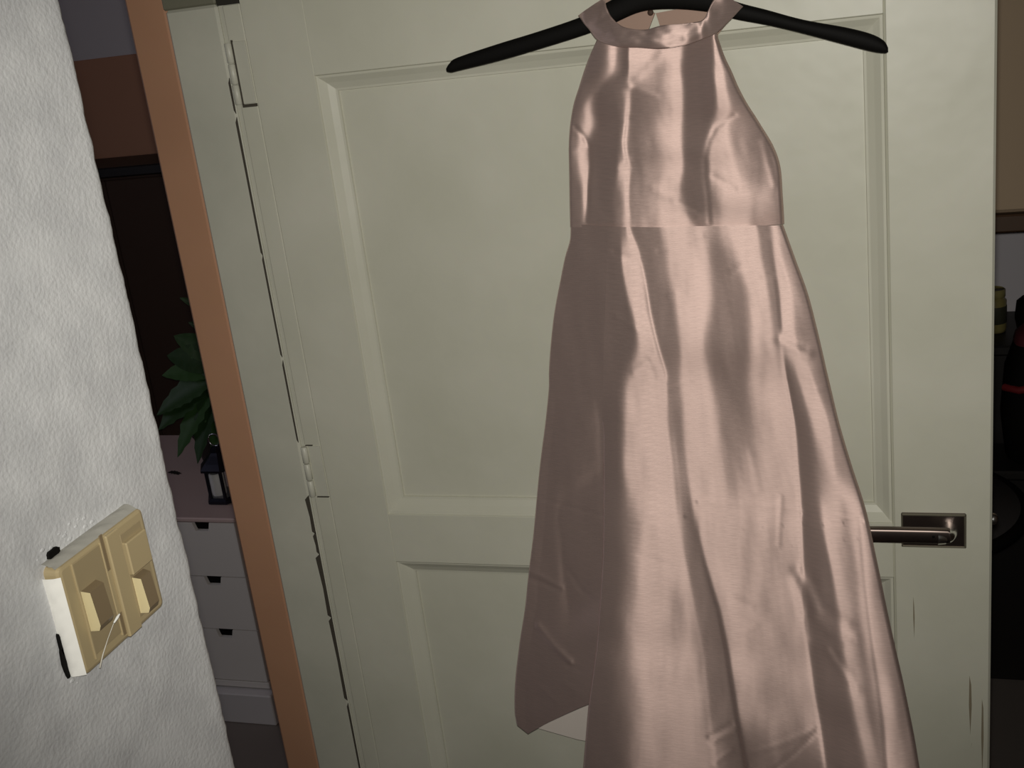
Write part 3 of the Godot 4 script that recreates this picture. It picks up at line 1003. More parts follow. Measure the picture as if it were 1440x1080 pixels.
func skirt_folds():
	var k = []
	k.append([Vector3(0.4154, 0.3491, 0.496), Vector3(0.4111, 0.3125, 0.469), Vector3(0.4066, 0.2735, 0.469), Vector3(0.4004, 0.2257, 0.469), Vector3(0.3952, 0.1806, 0.469), Vector3(0.3891, 0.1259, 0.658), Vector3(0.3849, 0.0740, 0.658), Vector3(0.3814, 0.0207, 0.658), Vector3(0.3769, -0.0341, 0.658), Vector3(0.3698, -0.0905, 0.658), Vector3(0.3615, -0.1487, 0.658), Vector3(0.3494, -0.2089, 0.658), Vector3(0.3388, -0.2709, 0.658), Vector3(0.3263, -0.3403, 0.658)])
	k.append([Vector3(0.4260, 0.3485, 0.388), Vector3(0.4257, 0.3118, 0.496), Vector3(0.4299, 0.2726, 0.523), Vector3(0.4334, 0.2247, 0.523), Vector3(0.4120, 0.1803, 0.469), Vector3(0.4053, 0.1258, 0.577), Vector3(0.4022, 0.0741, 0.577), Vector3(0.3931, 0.0209, 0.577), Vector3(0.3897, -0.0337, 0.577), Vector3(0.3827, -0.0900, 0.577), Vector3(0.3773, -0.1478, 0.577), Vector3(0.3735, -0.2072, 0.577), Vector3(0.3696, -0.2683, 0.577), Vector3(0.3614, -0.3368, 0.577)])
	k.append([Vector3(0.4336, 0.3481, 0.253), Vector3(0.4288, 0.3116, 0.064), Vector3(0.4329, 0.2725, 0.064), Vector3(0.4443, 0.2244, 0.050), Vector3(0.4279, 0.1800, 0.064), Vector3(0.4199, 0.1257, 0.064), Vector3(0.4169, 0.0742, 0.050), Vector3(0.4303, 0.0216, 0.050), Vector3(0.4274, -0.0326, 0.040), Vector3(0.4227, -0.0882, 0.030), Vector3(0.4214, -0.1453, 0.030), Vector3(0.4252, -0.2035, 0.040), Vector3(0.4247, -0.2636, 0.040), Vector3(0.4148, -0.3314, 0.090)])
	k.append([Vector3(0.4374, 0.3478, 0.020), Vector3(0.4463, 0.3107, 0.020), Vector3(0.4513, 0.2717, 0.020), Vector3(0.4582, 0.2239, 0.020), Vector3(0.4639, 0.1793, 0.020), Vector3(0.4604, 0.1255, 0.010), Vector3(0.4620, 0.0744, 0.010), Vector3(0.4644, 0.0222, 0.010), Vector3(0.4702, -0.0313, 0.030), Vector3(0.4744, -0.0860, 0.118), Vector3(0.4754, -0.1422, 0.104), Vector3(0.4815, -0.1995, 0.050), Vector3(0.4860, -0.2584, 0.050), Vector3(0.4860, -0.3243, 0.090)])
	k.append([Vector3(0.4396, 0.3477, 0.306), Vector3(0.4485, 0.3106, 0.306), Vector3(0.4544, 0.2716, 0.306), Vector3(0.4620, 0.2238, 0.306), Vector3(0.4670, 0.1792, 0.226), Vector3(0.4660, 0.1254, 0.226), Vector3(0.4684, 0.0745, 0.226), Vector3(0.4709, 0.0223, 0.279), Vector3(0.4767, -0.0311, 0.279), Vector3(0.4851, -0.0855, 0.279), Vector3(0.4904, -0.1413, 0.279), Vector3(0.4941, -0.1986, 0.279), Vector3(0.4979, -0.2574, 0.172), Vector3(0.4990, -0.3230, 0.361)])
	k.append([Vector3(0.4666, 0.3461, 0.253), Vector3(0.4696, 0.3096, 0.253), Vector3(0.4756, 0.2707, 0.253), Vector3(0.4796, 0.2233, 0.253), Vector3(0.4778, 0.1790, 0.212), Vector3(0.4769, 0.1253, 0.212), Vector3(0.4779, 0.0745, 0.212), Vector3(0.4837, 0.0225, 0.320), Vector3(0.4929, -0.0306, 0.320), Vector3(0.5071, -0.0845, 0.320), Vector3(0.5167, -0.1398, 0.320), Vector3(0.5224, -0.1966, 0.320), Vector3(0.5198, -0.2555, 0.388), Vector3(0.5203, -0.3208, 0.415)])
	k.append([Vector3(0.4799, 0.3453, 0.030), Vector3(0.4801, 0.3090, 0.030), Vector3(0.4847, 0.2703, 0.030), Vector3(0.4888, 0.2230, 0.030), Vector3(0.4855, 0.1789, 0.020), Vector3(0.4847, 0.1253, 0.040), Vector3(0.4842, 0.0746, 0.050), Vector3(0.4885, 0.0226, 0.064), Vector3(0.4977, -0.0304, 0.064), Vector3(0.5120, -0.0843, 0.077), Vector3(0.5216, -0.1396, 0.077), Vector3(0.5273, -0.1963, 0.118), Vector3(0.5315, -0.2545, 0.455), Vector3(0.5330, -0.3195, 0.455)])
	k.append([Vector3(0.5071, 0.3437, 0.030), Vector3(0.5119, 0.3074, 0.030), Vector3(0.5130, 0.2692, 0.030), Vector3(0.5061, 0.2225, 0.040), Vector3(0.5031, 0.1785, 0.030), Vector3(0.5111, 0.1251, 0.030), Vector3(0.5078, 0.0747, 0.040), Vector3(0.5083, 0.0230, 0.064), Vector3(0.5129, -0.0299, 0.064), Vector3(0.5216, -0.0839, 0.077), Vector3(0.5330, -0.1389, 0.090), Vector3(0.5380, -0.1955, 0.118), Vector3(0.5382, -0.2539, 0.320), Vector3(0.5415, -0.3187, 0.361)])
	k.append([Vector3(0.5253, 0.3427, 0.118), Vector3(0.5302, 0.3065, 0.253), Vector3(0.5278, 0.2685, 0.253), Vector3(0.5204, 0.2221, 0.279), Vector3(0.5191, 0.1782, 0.253), Vector3(0.5249, 0.1250, 0.212), Vector3(0.5249, 0.0748, 0.145), Vector3(0.5264, 0.0233, 0.104), Vector3(0.5288, -0.0295, 0.104), Vector3(0.5313, -0.0835, 0.104), Vector3(0.5427, -0.1384, 0.104), Vector3(0.5478, -0.1948, 0.118), Vector3(0.5531, -0.2527, 0.320), Vector3(0.5582, -0.3170, 0.320)])
	k.append([Vector3(0.5361, 0.3420, 0.090), Vector3(0.5433, 0.3059, 0.226), Vector3(0.5513, 0.2676, 0.253), Vector3(0.5530, 0.2211, 0.253), Vector3(0.5484, 0.1776, 0.253), Vector3(0.5492, 0.1249, 0.212), Vector3(0.5464, 0.0749, 0.172), Vector3(0.5436, 0.0236, 0.118), Vector3(0.5446, -0.0290, 0.118), Vector3(0.5457, -0.0829, 0.118), Vector3(0.5548, -0.1377, 0.118), Vector3(0.5600, -0.1940, 0.118), Vector3(0.5654, -0.2516, 0.320), Vector3(0.5707, -0.3158, 0.320)])
	k.append([Vector3(0.5504, 0.3412, 0.020), Vector3(0.5556, 0.3052, 0.050), Vector3(0.5629, 0.2671, 0.064), Vector3(0.5648, 0.2207, 0.050), Vector3(0.5610, 0.1774, 0.064), Vector3(0.5627, 0.1248, 0.090), Vector3(0.5602, 0.0750, 0.104), Vector3(0.5575, 0.0238, 0.077), Vector3(0.5603, -0.0285, 0.077), Vector3(0.5615, -0.0822, 0.104), Vector3(0.5668, -0.1370, 0.118), Vector3(0.5706, -0.1932, 0.131), Vector3(0.5777, -0.2506, 0.320), Vector3(0.5831, -0.3145, 0.320)])
	k.append([Vector3(0.5668, 0.3402, 0.020), Vector3(0.5706, 0.3045, 0.040), Vector3(0.5759, 0.2666, 0.040), Vector3(0.5801, 0.2203, 0.030), Vector3(0.5817, 0.1770, 0.030), Vector3(0.5829, 0.1246, 0.040), Vector3(0.5806, 0.0751, 0.064), Vector3(0.5782, 0.0242, 0.090), Vector3(0.5758, -0.0280, 0.104), Vector3(0.5773, -0.0815, 0.118), Vector3(0.5827, -0.1361, 0.118), Vector3(0.5866, -0.1921, 0.145), Vector3(0.5939, -0.2492, 0.320), Vector3(0.5996, -0.3129, 0.320)])
	k.append([Vector3(0.5725, 0.3399, 0.226), Vector3(0.5763, 0.3042, 0.253), Vector3(0.5830, 0.2663, 0.226), Vector3(0.5873, 0.2201, 0.172), Vector3(0.5897, 0.1768, 0.064), Vector3(0.5955, 0.1246, 0.064), Vector3(0.5964, 0.0752, 0.064), Vector3(0.5972, 0.0245, 0.090), Vector3(0.5966, -0.0274, 0.090), Vector3(0.5944, -0.0807, 0.104), Vector3(0.5985, -0.1352, 0.118), Vector3(0.6042, -0.1908, 0.145), Vector3(0.6100, -0.2478, 0.320), Vector3(0.6142, -0.3114, 0.320)])
	k.append([Vector3(0.5809, 0.3394, 0.226), Vector3(0.5834, 0.3038, 0.279), Vector3(0.5880, 0.2661, 0.253), Vector3(0.5902, 0.2200, 0.145), Vector3(0.5927, 0.1768, 0.064), Vector3(0.5985, 0.1245, 0.064), Vector3(0.6001, 0.0752, 0.077), Vector3(0.6018, 0.0246, 0.090), Vector3(0.6020, -0.0272, 0.090), Vector3(0.6006, -0.0805, 0.104), Vector3(0.6055, -0.1348, 0.118), Vector3(0.6121, -0.1903, 0.145), Vector3(0.6212, -0.2469, 0.279), Vector3(0.6240, -0.3104, 0.320)])
	k.append([Vector3(0.5844, 0.3392, 0.172), Vector3(0.5856, 0.3037, 0.090), Vector3(0.5902, 0.2660, 0.040), Vector3(0.5924, 0.2199, 0.064), Vector3(0.5948, 0.1767, 0.496), Vector3(0.6007, 0.1245, 0.523), Vector3(0.6023, 0.0752, 0.523), Vector3(0.6040, 0.0247, 0.549), Vector3(0.6043, -0.0271, 0.523), Vector3(0.6030, -0.0804, 0.455), Vector3(0.6079, -0.1346, 0.469), Vector3(0.6145, -0.1901, 0.523), Vector3(0.6236, -0.2467, 0.549), Vector3(0.6264, -0.3102, 0.549)])
	k.append([Vector3(0.5865, 0.3390, 0.020), Vector3(0.5877, 0.3036, 0.030), Vector3(0.5930, 0.2659, 0.020), Vector3(0.5953, 0.2198, 0.030), Vector3(0.6021, 0.1766, 0.253), Vector3(0.6102, 0.1245, 0.388), Vector3(0.6127, 0.0753, 0.388), Vector3(0.6183, 0.0249, 0.428), Vector3(0.6293, -0.0264, 0.428), Vector3(0.6344, -0.0790, 0.388), Vector3(0.6389, -0.1329, 0.428), Vector3(0.6474, -0.1878, 0.496), Vector3(0.6576, -0.2438, 0.496), Vector3(0.6600, -0.3068, 0.388)])
	k.append([Vector3(0.5894, 0.3389, 0.000), Vector3(0.5919, 0.3034, 0.020), Vector3(0.6002, 0.2656, 0.030), Vector3(0.6025, 0.2196, 0.040), Vector3(0.6079, 0.1765, 0.030), Vector3(0.6212, 0.1244, 0.030), Vector3(0.6275, 0.0753, 0.158), Vector3(0.6273, 0.0251, 0.040), Vector3(0.6346, -0.0262, 0.030), Vector3(0.6436, -0.0786, 0.040), Vector3(0.6497, -0.1323, 0.050), Vector3(0.6575, -0.1871, 0.064), Vector3(0.6701, -0.2427, 0.145), Vector3(0.6735, -0.3054, 0.172)])
	k.append([Vector3(0.5915, 0.3387, -0.115), Vector3(0.5969, 0.3032, -0.115), Vector3(0.6051, 0.2654, -0.127), Vector3(0.6082, 0.2194, -0.138), Vector3(0.6180, 0.1763, 0.030), Vector3(0.6336, 0.1243, 0.030), Vector3(0.6363, 0.0754, 0.030), Vector3(0.6421, 0.0254, 0.040), Vector3(0.6406, -0.0260, 0.050), Vector3(0.6496, -0.0783, 0.050), Vector3(0.6550, -0.1320, 0.077), Vector3(0.6629, -0.1867, 0.090), Vector3(0.6763, -0.2422, 0.172), Vector3(0.6814, -0.3046, 0.172)])
	k.append([Vector3(0.5929, 0.3387, -0.138), Vector3(0.5997, 0.3030, -0.149), Vector3(0.6087, 0.2652, -0.161), Vector3(0.6132, 0.2193, -0.172), Vector3(0.6224, 0.1762, -0.138), Vector3(0.6365, 0.1243, -0.138), Vector3(0.6415, 0.0754, -0.138), Vector3(0.6481, 0.0255, 0.145), Vector3(0.6555, -0.0256, 0.172), Vector3(0.6587, -0.0779, 0.172), Vector3(0.6649, -0.1314, 0.226), Vector3(0.6713, -0.1861, 0.306), Vector3(0.6825, -0.2417, 0.253), Vector3(0.6861, -0.3041, 0.118)])
	k.append([Vector3(0.5943, 0.3386, -0.230), Vector3(0.6025, 0.3029, -0.207), Vector3(0.6129, 0.2650, -0.207), Vector3(0.6182, 0.2191, -0.207), Vector3(0.6267, 0.1761, -0.196), Vector3(0.6401, 0.1243, -0.196), Vector3(0.6466, 0.0754, -0.172), Vector3(0.6598, 0.0257, 0.020), Vector3(0.6659, -0.0253, 0.000), Vector3(0.6707, -0.0774, 0.000), Vector3(0.6786, -0.1306, 0.000), Vector3(0.6866, -0.1850, 0.020), Vector3(0.6918, -0.2409, 0.020), Vector3(0.6970, -0.3030, 0.020)])
	k.append([Vector3(0.5957, 0.3385, -0.287), Vector3(0.6067, 0.3027, -0.287), Vector3(0.6186, 0.2648, -0.287), Vector3(0.6282, 0.2188, -0.287), Vector3(0.6353, 0.1760, -0.287), Vector3(0.6451, 0.1242, -0.287), Vector3(0.6568, 0.0755, -0.253), Vector3(0.6708, 0.0259, -0.230), Vector3(0.6807, -0.0248, -0.230), Vector3(0.6900, -0.0766, -0.253), Vector3(0.7003, -0.1294, -0.287), Vector3(0.7109, -0.1833, -0.322), Vector3(0.7201, -0.2385, -0.345), Vector3(0.7295, -0.2998, -0.345)])
	return k

func side_folds():
	var k = []
	k.append([Vector3(0.3700, 0.3518, 0.523), Vector3(0.3673, 0.3342, 0.523), Vector3(0.3596, 0.3151, 0.523), Vector3(0.3510, 0.2878, 0.523), Vector3(0.3405, 0.2520, 0.523), Vector3(0.3331, 0.2194, 0.523), Vector3(0.3272, 0.1862, 0.523), Vector3(0.3248, 0.1650, 0.523), Vector3(0.3170, 0.1264, 0.523), Vector3(0.3049, 0.0736, 0.523), Vector3(0.2941, 0.0191, 0.523), Vector3(0.2870, -0.0181, 0.549), Vector3(0.2754, -0.0705, 0.549), Vector3(0.2665, -0.1146, 0.590), Vector3(0.2539, -0.1649, 0.658), Vector3(0.2429, -0.2164, 0.658), Vector3(0.2377, -0.2584, 0.658), Vector3(0.2383, -0.2762, 0.658)])
	k.append([Vector3(0.3816, 0.3511, 0.523), Vector3(0.3782, 0.3336, 0.523), Vector3(0.3738, 0.3144, 0.523), Vector3(0.3685, 0.2871, 0.523), Vector3(0.3607, 0.2513, 0.523), Vector3(0.3531, 0.2189, 0.523), Vector3(0.3495, 0.1857, 0.523), Vector3(0.3472, 0.1647, 0.523), Vector3(0.3246, 0.1264, 0.523), Vector3(0.3185, 0.0736, 0.523), Vector3(0.3158, 0.0195, 0.523), Vector3(0.3142, -0.0174, 0.523), Vector3(0.3128, -0.0691, 0.523), Vector3(0.3035, -0.1128, 0.523), Vector3(0.2888, -0.1628, 0.658), Vector3(0.2784, -0.2139, 0.658), Vector3(0.2736, -0.2555, 0.658), Vector3(0.2715, -0.2734, 0.658)])
	k.append([Vector3(0.3955, 0.3503, 0.523), Vector3(0.3937, 0.3328, 0.523), Vector3(0.3918, 0.3135, 0.523), Vector3(0.3890, 0.2862, 0.523), Vector3(0.3854, 0.2504, 0.523), Vector3(0.3789, 0.2181, 0.523), Vector3(0.3755, 0.1852, 0.523), Vector3(0.3734, 0.1643, 0.523), Vector3(0.3637, 0.1261, 0.523), Vector3(0.3582, 0.0739, 0.523), Vector3(0.3236, 0.0197, 0.388), Vector3(0.3230, -0.0171, 0.388), Vector3(0.3225, -0.0687, 0.306), Vector3(0.3258, -0.1117, 0.361), Vector3(0.3205, -0.1609, 0.590), Vector3(0.3151, -0.2113, 0.631), Vector3(0.3107, -0.2525, 0.631), Vector3(0.3088, -0.2703, 0.631)])
	k.append([Vector3(0.4062, 0.3497, 0.523), Vector3(0.4045, 0.3322, 0.523), Vector3(0.4026, 0.3129, 0.523), Vector3(0.3999, 0.2857, 0.523), Vector3(0.3964, 0.2500, 0.523), Vector3(0.3932, 0.2177, 0.523), Vector3(0.3900, 0.1849, 0.523), Vector3(0.3880, 0.1640, 0.523), Vector3(0.3801, 0.1260, 0.388), Vector3(0.3758, 0.0740, 0.388), Vector3(0.3279, 0.0197, 0.523), Vector3(0.3273, -0.0170, 0.523), Vector3(0.3269, -0.0686, 0.549), Vector3(0.3302, -0.1115, 0.590), Vector3(0.3384, -0.1598, 0.523), Vector3(0.3378, -0.2097, 0.604), Vector3(0.3336, -0.2507, 0.631), Vector3(0.3318, -0.2684, 0.631)])
	k.append([Vector3(0.4184, 0.3490, 0.523), Vector3(0.4168, 0.3315, 0.523), Vector3(0.4150, 0.3123, 0.523), Vector3(0.4124, 0.2851, 0.523), Vector3(0.4090, 0.2496, 0.523), Vector3(0.4059, 0.2174, 0.523), Vector3(0.4028, 0.1846, 0.523), Vector3(0.4008, 0.1638, 0.523), Vector3(0.3972, 0.1259, 0.523), Vector3(0.3940, 0.0741, 0.523), Vector3(0.3906, 0.0209, 0.523), Vector3(0.3872, -0.0154, 0.549), Vector3(0.3824, -0.0665, 0.590), Vector3(0.3766, -0.1093, 0.658), Vector3(0.3702, -0.1580, 0.658), Vector3(0.3602, -0.2081, 0.658), Vector3(0.3526, -0.2492, 0.658), Vector3(0.3509, -0.2667, 0.658)])
	return k

func bodice_steps():
	var k = []
	k.append([-0.4, -0.6, 1.8, [Vector2(0.4526, 0.4928), Vector2(0.4469, 0.4623), Vector2(0.4395, 0.4378), Vector2(0.4418, 0.4217), Vector2(0.4443, 0.4084), Vector2(0.4399, 0.3925), Vector2(0.4380, 0.3719), Vector2(0.4391, 0.3417)]])
	return k

func skirt_steps():
	var k = []
	k.append([-0.6, -0.9, 2, [Vector2(0.4374, 0.3569), Vector2(0.4391, 0.3417), Vector2(0.4446, 0.3262), Vector2(0.4507, 0.2912), Vector2(0.4531, 0.2559), Vector2(0.4598, 0.2159), Vector2(0.4647, 0.1899), Vector2(0.4664, 0.1710)]])
	k.append([-0.4, -1.6, 2.4, [Vector2(0.5895, 0.2811), Vector2(0.5902, 0.2200), Vector2(0.5919, 0.1768), Vector2(0.5992, 0.1245), Vector2(0.6008, 0.0752), Vector2(0.6025, 0.0246), Vector2(0.6032, -0.0359), Vector2(0.6049, -0.0893), Vector2(0.6071, -0.1347), Vector2(0.6137, -0.1902), Vector2(0.6220, -0.2468), Vector2(0.6270, -0.3151)]])
	k.append([0.5, 3, 2.2, [Vector2(0.4881, 0.0401), Vector2(0.4902, 0.0006), Vector2(0.4953, -0.0305), Vector2(0.5016, -0.0574), Vector2(0.5087, -0.0845), Vector2(0.5167, -0.1398), Vector2(0.5232, -0.1966), Vector2(0.5318, -0.2644), Vector2(0.5381, -0.3190)]])
	k.append([-0.3, -0.8, 3, [Vector2(0.4670, 0.1587), Vector2(0.4697, 0.0916), Vector2(0.4709, 0.0223), Vector2(0.4735, -0.0312), Vector2(0.4810, -0.0857), Vector2(0.4887, -0.1414), Vector2(0.4924, -0.1988), Vector2(0.4956, -0.2675), Vector2(0.4990, -0.3230)]])
	k.append([0.5, 1, 2, [Vector2(0.6617, 0.0424), Vector2(0.6652, -0.0253), Vector2(0.6699, -0.0774), Vector2(0.6755, -0.1308), Vector2(0.6821, -0.1853), Vector2(0.6856, -0.2414), Vector2(0.6892, -0.3038)]])
	k.append([0.3, 1, 2, [Vector2(0.5819, 0.3298), Vector2(0.5848, 0.3038), Vector2(0.5888, 0.2660), Vector2(0.5904, 0.2238)]])
	return k

func side_steps():
	var k = []
	return k

func bodice_creases():
	var k = []
	k.append([-1.5, 2.2, [Vector2(0.5549, 0.4543), Vector2(0.5354, 0.4442), Vector2(0.5275, 0.4308), Vector2(0.5220, 0.4134), Vector2(0.5208, 0.3956), Vector2(0.5222, 0.3737), Vector2(0.5211, 0.3459)]])
	k.append([-1.6, 2.2, [Vector2(0.3880, 0.4551), Vector2(0.3954, 0.4457), Vector2(0.4008, 0.4322), Vector2(0.3994, 0.4117), Vector2(0.3941, 0.3822), Vector2(0.3898, 0.3552)]])
	k.append([1.2, 3, [Vector2(0.4525, 0.4921), Vector2(0.4361, 0.4880)]])
	k.append([1, 3, [Vector2(0.4539, 0.4912), Vector2(0.4775, 0.4800)]])
	k.append([1.3, 4, [Vector2(0.4526, 0.4928), Vector2(0.4689, 0.5058), Vector2(0.4879, 0.5204)]])
	k.append([1.2, 3, [Vector2(0.3816, 0.4307), Vector2(0.3966, 0.4354)]])
	k.append([1.2, 3.5, [Vector2(0.4259, 0.4119), Vector2(0.4430, 0.4187)]])
	k.append([1.3, 5, [Vector2(0.4668, 0.3848), Vector2(0.4943, 0.3697), Vector2(0.5085, 0.3525)]])
	k.append([-1.1, 3, [Vector2(0.4907, 0.3699), Vector2(0.5089, 0.3592)]])
	k.append([1.5, 3, [Vector2(0.5810, 0.4244), Vector2(0.5840, 0.4017), Vector2(0.5892, 0.3807)]])
	k.append([-0.8, 3, [Vector2(0.4453, 0.4603), Vector2(0.4330, 0.4556)]])
	k.append([-1, 3, [Vector2(0.5287, 0.3950), Vector2(0.5492, 0.3806)]])
	k.append([-0.8, 1.6, [Vector2(0.3702, 0.3541), Vector2(0.4140, 0.3507), Vector2(0.4815, 0.3460), Vector2(0.5325, 0.3422), Vector2(0.5950, 0.3393)]])
	return k

func skirt_creases():
	var k = []
	k.append([-1.5, 3, [Vector2(0.4205, 0.3221), Vector2(0.4433, 0.3117)]])
	k.append([1.2, 2.5, [Vector2(0.4170, 0.2517), Vector2(0.4379, 0.2414)]])
	k.append([1.6, 4, [Vector2(0.4327, 0.1906), Vector2(0.4510, 0.2032)]])
	k.append([-0.9, 3.5, [Vector2(0.4486, 0.2016), Vector2(0.4525, 0.1836)]])
	k.append([-0.7, 2.6, [Vector2(0.4032, 0.1546), Vector2(0.4394, 0.1574), Vector2(0.4954, 0.1779), Vector2(0.5521, 0.1768), Vector2(0.5919, 0.1760)]])
	k.append([0.9, 2.6, [Vector2(0.6015, 0.1623), Vector2(0.6321, 0.1666)]])
	k.append([1.7, 4, [Vector2(0.5889, 0.2216), Vector2(0.6037, 0.2134), Vector2(0.6177, 0.2052)]])
	k.append([-1.3, 3.4, [Vector2(0.5933, 0.2245), Vector2(0.6137, 0.2123)]])
	k.append([-0.5, 2.4, [Vector2(0.4075, 0.1318), Vector2(0.4406, 0.1256)]])
	k.append([-1.36, 2, [Vector2(0.3819, 0.0171), Vector2(0.4234, 0.0179), Vector2(0.4740, 0.0206)]])
	k.append([1.36, 2, [Vector2(0.4919, 0.0366), Vector2(0.5442, 0.0340), Vector2(0.6027, 0.0281)]])
	k.append([-1.53, 2.2, [Vector2(0.6055, 0.0230), Vector2(0.6331, 0.0201), Vector2(0.6708, 0.0259)]])
	k.append([2.7, 5.4, [Vector2(0.5962, -0.0379), Vector2(0.6077, -0.0579), Vector2(0.6161, -0.0780)]])
	k.append([-2.7, 5.4, [Vector2(0.5949, -0.0504), Vector2(0.5996, -0.0680), Vector2(0.6051, -0.0857)]])
	k.append([-2.7, 6.075, [Vector2(0.6126, -0.0488), Vector2(0.6223, -0.0759), Vector2(0.6478, -0.0891)]])
	k.append([2.16, 5.4, [Vector2(0.6142, -0.0888), Vector2(0.6307, -0.1007), Vector2(0.6535, -0.1031)]])
	k.append([-2.16, 5.4, [Vector2(0.6149, -0.1123), Vector2(0.6396, -0.1101), Vector2(0.6550, -0.1031)]])
	k.append([-1.8, 4.725, [Vector2(0.6331, -0.1223), Vector2(0.6449, -0.1398), Vector2(0.6566, -0.1593)]])
	k.append([1.8, 4.05, [Vector2(0.6270, -0.1208), Vector2(0.6506, -0.1542)]])
	k.append([2, 3, [Vector2(0.4923, -0.2399), Vector2(0.5185, -0.2202)]])
	k.append([-2, 3, [Vector2(0.4935, -0.2478), Vector2(0.5213, -0.2298)]])
	k.append([-1.5, 3, [Vector2(0.4969, -0.2734), Vector2(0.5165, -0.2558)]])
	k.append([-1.5, 3, [Vector2(0.5333, -0.2524), Vector2(0.5702, -0.2356), Vector2(0.6113, -0.2131)]])
	k.append([1.4, 2.2, [Vector2(0.5393, -0.2957), Vector2(0.5776, -0.2525), Vector2(0.6128, -0.2140)]])
	k.append([-3.2, 5, [Vector2(0.6338, -0.2516), Vector2(0.6530, -0.2693), Vector2(0.6816, -0.2919)]])
	k.append([2, 4, [Vector2(0.6305, -0.2558), Vector2(0.6563, -0.2973)]])
	k.append([0.9, 4, [Vector2(0.3690, -0.2848), Vector2(0.4075, -0.2917), Vector2(0.4227, -0.3213)]])
	k.append([-0.7, 3, [Vector2(0.4242, -0.0217), Vector2(0.4560, -0.0362)]])
	k.append([-1, 4, [Vector2(0.5271, -0.0727), Vector2(0.5458, -0.0810)]])
	k.append([-0.5, 3, [Vector2(0.5280, -0.1131), Vector2(0.5494, -0.1028)]])
	k.append([-0.7, 3, [Vector2(0.4683, 0.3211), Vector2(0.5137, 0.3336)]])
	k.append([0.8, 3, [Vector2(0.5426, 0.2946), Vector2(0.5591, 0.3036)]])
	k.append([0.8, 2.6, [Vector2(0.5741, 0.2878), Vector2(0.5827, 0.2889)]])
	k.append([0.6, 2.5, [Vector2(0.4758, 0.2723), Vector2(0.4834, 0.2735)]])
	k.append([-0.8, 2.5, [Vector2(0.5813, 0.0413), Vector2(0.5774, -0.0104)]])
	k.append([-0.6, 4, [Vector2(0.5512, 0.0917), Vector2(0.5573, 0.0496)]])
	return k

func side_creases():
	var k = []
	k.append([-0.6, 2.5, [Vector2(0.3241, 0.1591), Vector2(0.3924, 0.1598)]])
	k.append([-0.8, 3.2, [Vector2(0.3854, 0.1548), Vector2(0.3866, 0.1259), Vector2(0.3805, 0.0207)]])
	k.append([-1, 2.4, [Vector2(0.2956, 0.0320), Vector2(0.3259, 0.0252), Vector2(0.3820, 0.0189)]])
	k.append([2.2, 3.4, [Vector2(0.2798, -0.0637), Vector2(0.3205, -0.0793)]])
	k.append([-2, 3.2, [Vector2(0.2751, -0.0734), Vector2(0.3167, -0.0814)]])
	k.append([-1.6, 3.4, [Vector2(0.3316, -0.0571), Vector2(0.3483, -0.0801), Vector2(0.3698, -0.0905)]])
	k.append([6.8, 4, [Vector2(0.2850, -0.1333), Vector2(0.3054, -0.1519), Vector2(0.3262, -0.1665)]])
	k.append([-1.4, 3, [Vector2(0.3219, -0.1727), Vector2(0.3386, -0.1757)]])
	k.append([1.5, 4, [Vector2(0.2828, -0.2156), Vector2(0.3000, -0.2246)]])
	k.append([1.2, 4, [Vector2(0.3166, -0.1971), Vector2(0.3371, -0.2077)]])
	k.append([-0.5, 4, [Vector2(0.3735, 0.3339), Vector2(0.4261, 0.3156)]])
	k.append([0.5, 4, [Vector2(0.3793, 0.2763), Vector2(0.4204, 0.2714)]])
	return k

func collar_columns():
	return [[Vector3(0.4032, 0.5651, 0.0360), Vector3(0.4311, 0.5791, 0.0360)], [Vector3(0.4156, 0.5521, 0.0500), Vector3(0.4361, 0.5690, 0.0500)], [Vector3(0.4268, 0.5400, 0.0600), Vector3(0.4425, 0.5600, 0.0600)], [Vector3(0.4480, 0.5328, 0.0710), Vector3(0.4553, 0.5505, 0.0710)], [Vector3(0.4715, 0.5298, 0.0770), Vector3(0.4764, 0.5460, 0.0770)], [Vector3(0.4927, 0.5269, 0.0800), Vector3(0.4944, 0.5482, 0.0800)], [Vector3(0.5166, 0.5279, 0.0780), Vector3(0.5167, 0.5476, 0.0780)], [Vector3(0.5331, 0.5317, 0.0720), Vector3(0.5328, 0.5488, 0.0720)], [Vector3(0.5450, 0.5355, 0.0680), Vector3(0.5383, 0.5571, 0.0680)], [Vector3(0.5582, 0.5461, 0.0600), Vector3(0.5417, 0.5642, 0.0600)], [Vector3(0.5691, 0.5562, 0.0500), Vector3(0.5479, 0.5736, 0.0500)]]

func collar_backs():
	return [[Vector2(0.4272, 0.5789), Vector2(0.4669, 0.5634), Vector2(0.4781, 0.5584), Vector2(0.4703, 0.5430), Vector2(0.4678, 0.5307), Vector2(0.4369, 0.5325), Vector2(0.4035, 0.5585)], [Vector2(0.4791, 0.5583), Vector2(0.5077, 0.5602), Vector2(0.5438, 0.5730), Vector2(0.5621, 0.5535), Vector2(0.5322, 0.5240), Vector2(0.4930, 0.5267), Vector2(0.4832, 0.5416)]]

func hanger_spine():
	return [Vector3(0.2559, 0.5262, 0.0022), Vector3(0.2602, 0.5279, 0.0051), Vector3(0.2694, 0.5307, 0.0068), Vector3(0.3139, 0.5378, 0.0085), Vector3(0.3612, 0.5458, 0.0087), Vector3(0.4074, 0.5549, 0.0092), Vector3(0.4363, 0.5642, 0.0112), Vector3(0.4675, 0.5737, 0.0120), Vector3(0.4995, 0.5734, 0.0126), Vector3(0.5373, 0.5651, 0.0118), Vector3(0.5593, 0.5533, 0.0086), Vector3(0.5907, 0.5426, 0.0072), Vector3(0.6237, 0.5307, 0.0066), Vector3(0.6629, 0.5177, 0.0082), Vector3(0.6855, 0.5094, 0.0082), Vector3(0.6970, 0.5043, 0.0059), Vector3(0.7008, 0.5013, 0.0020)]

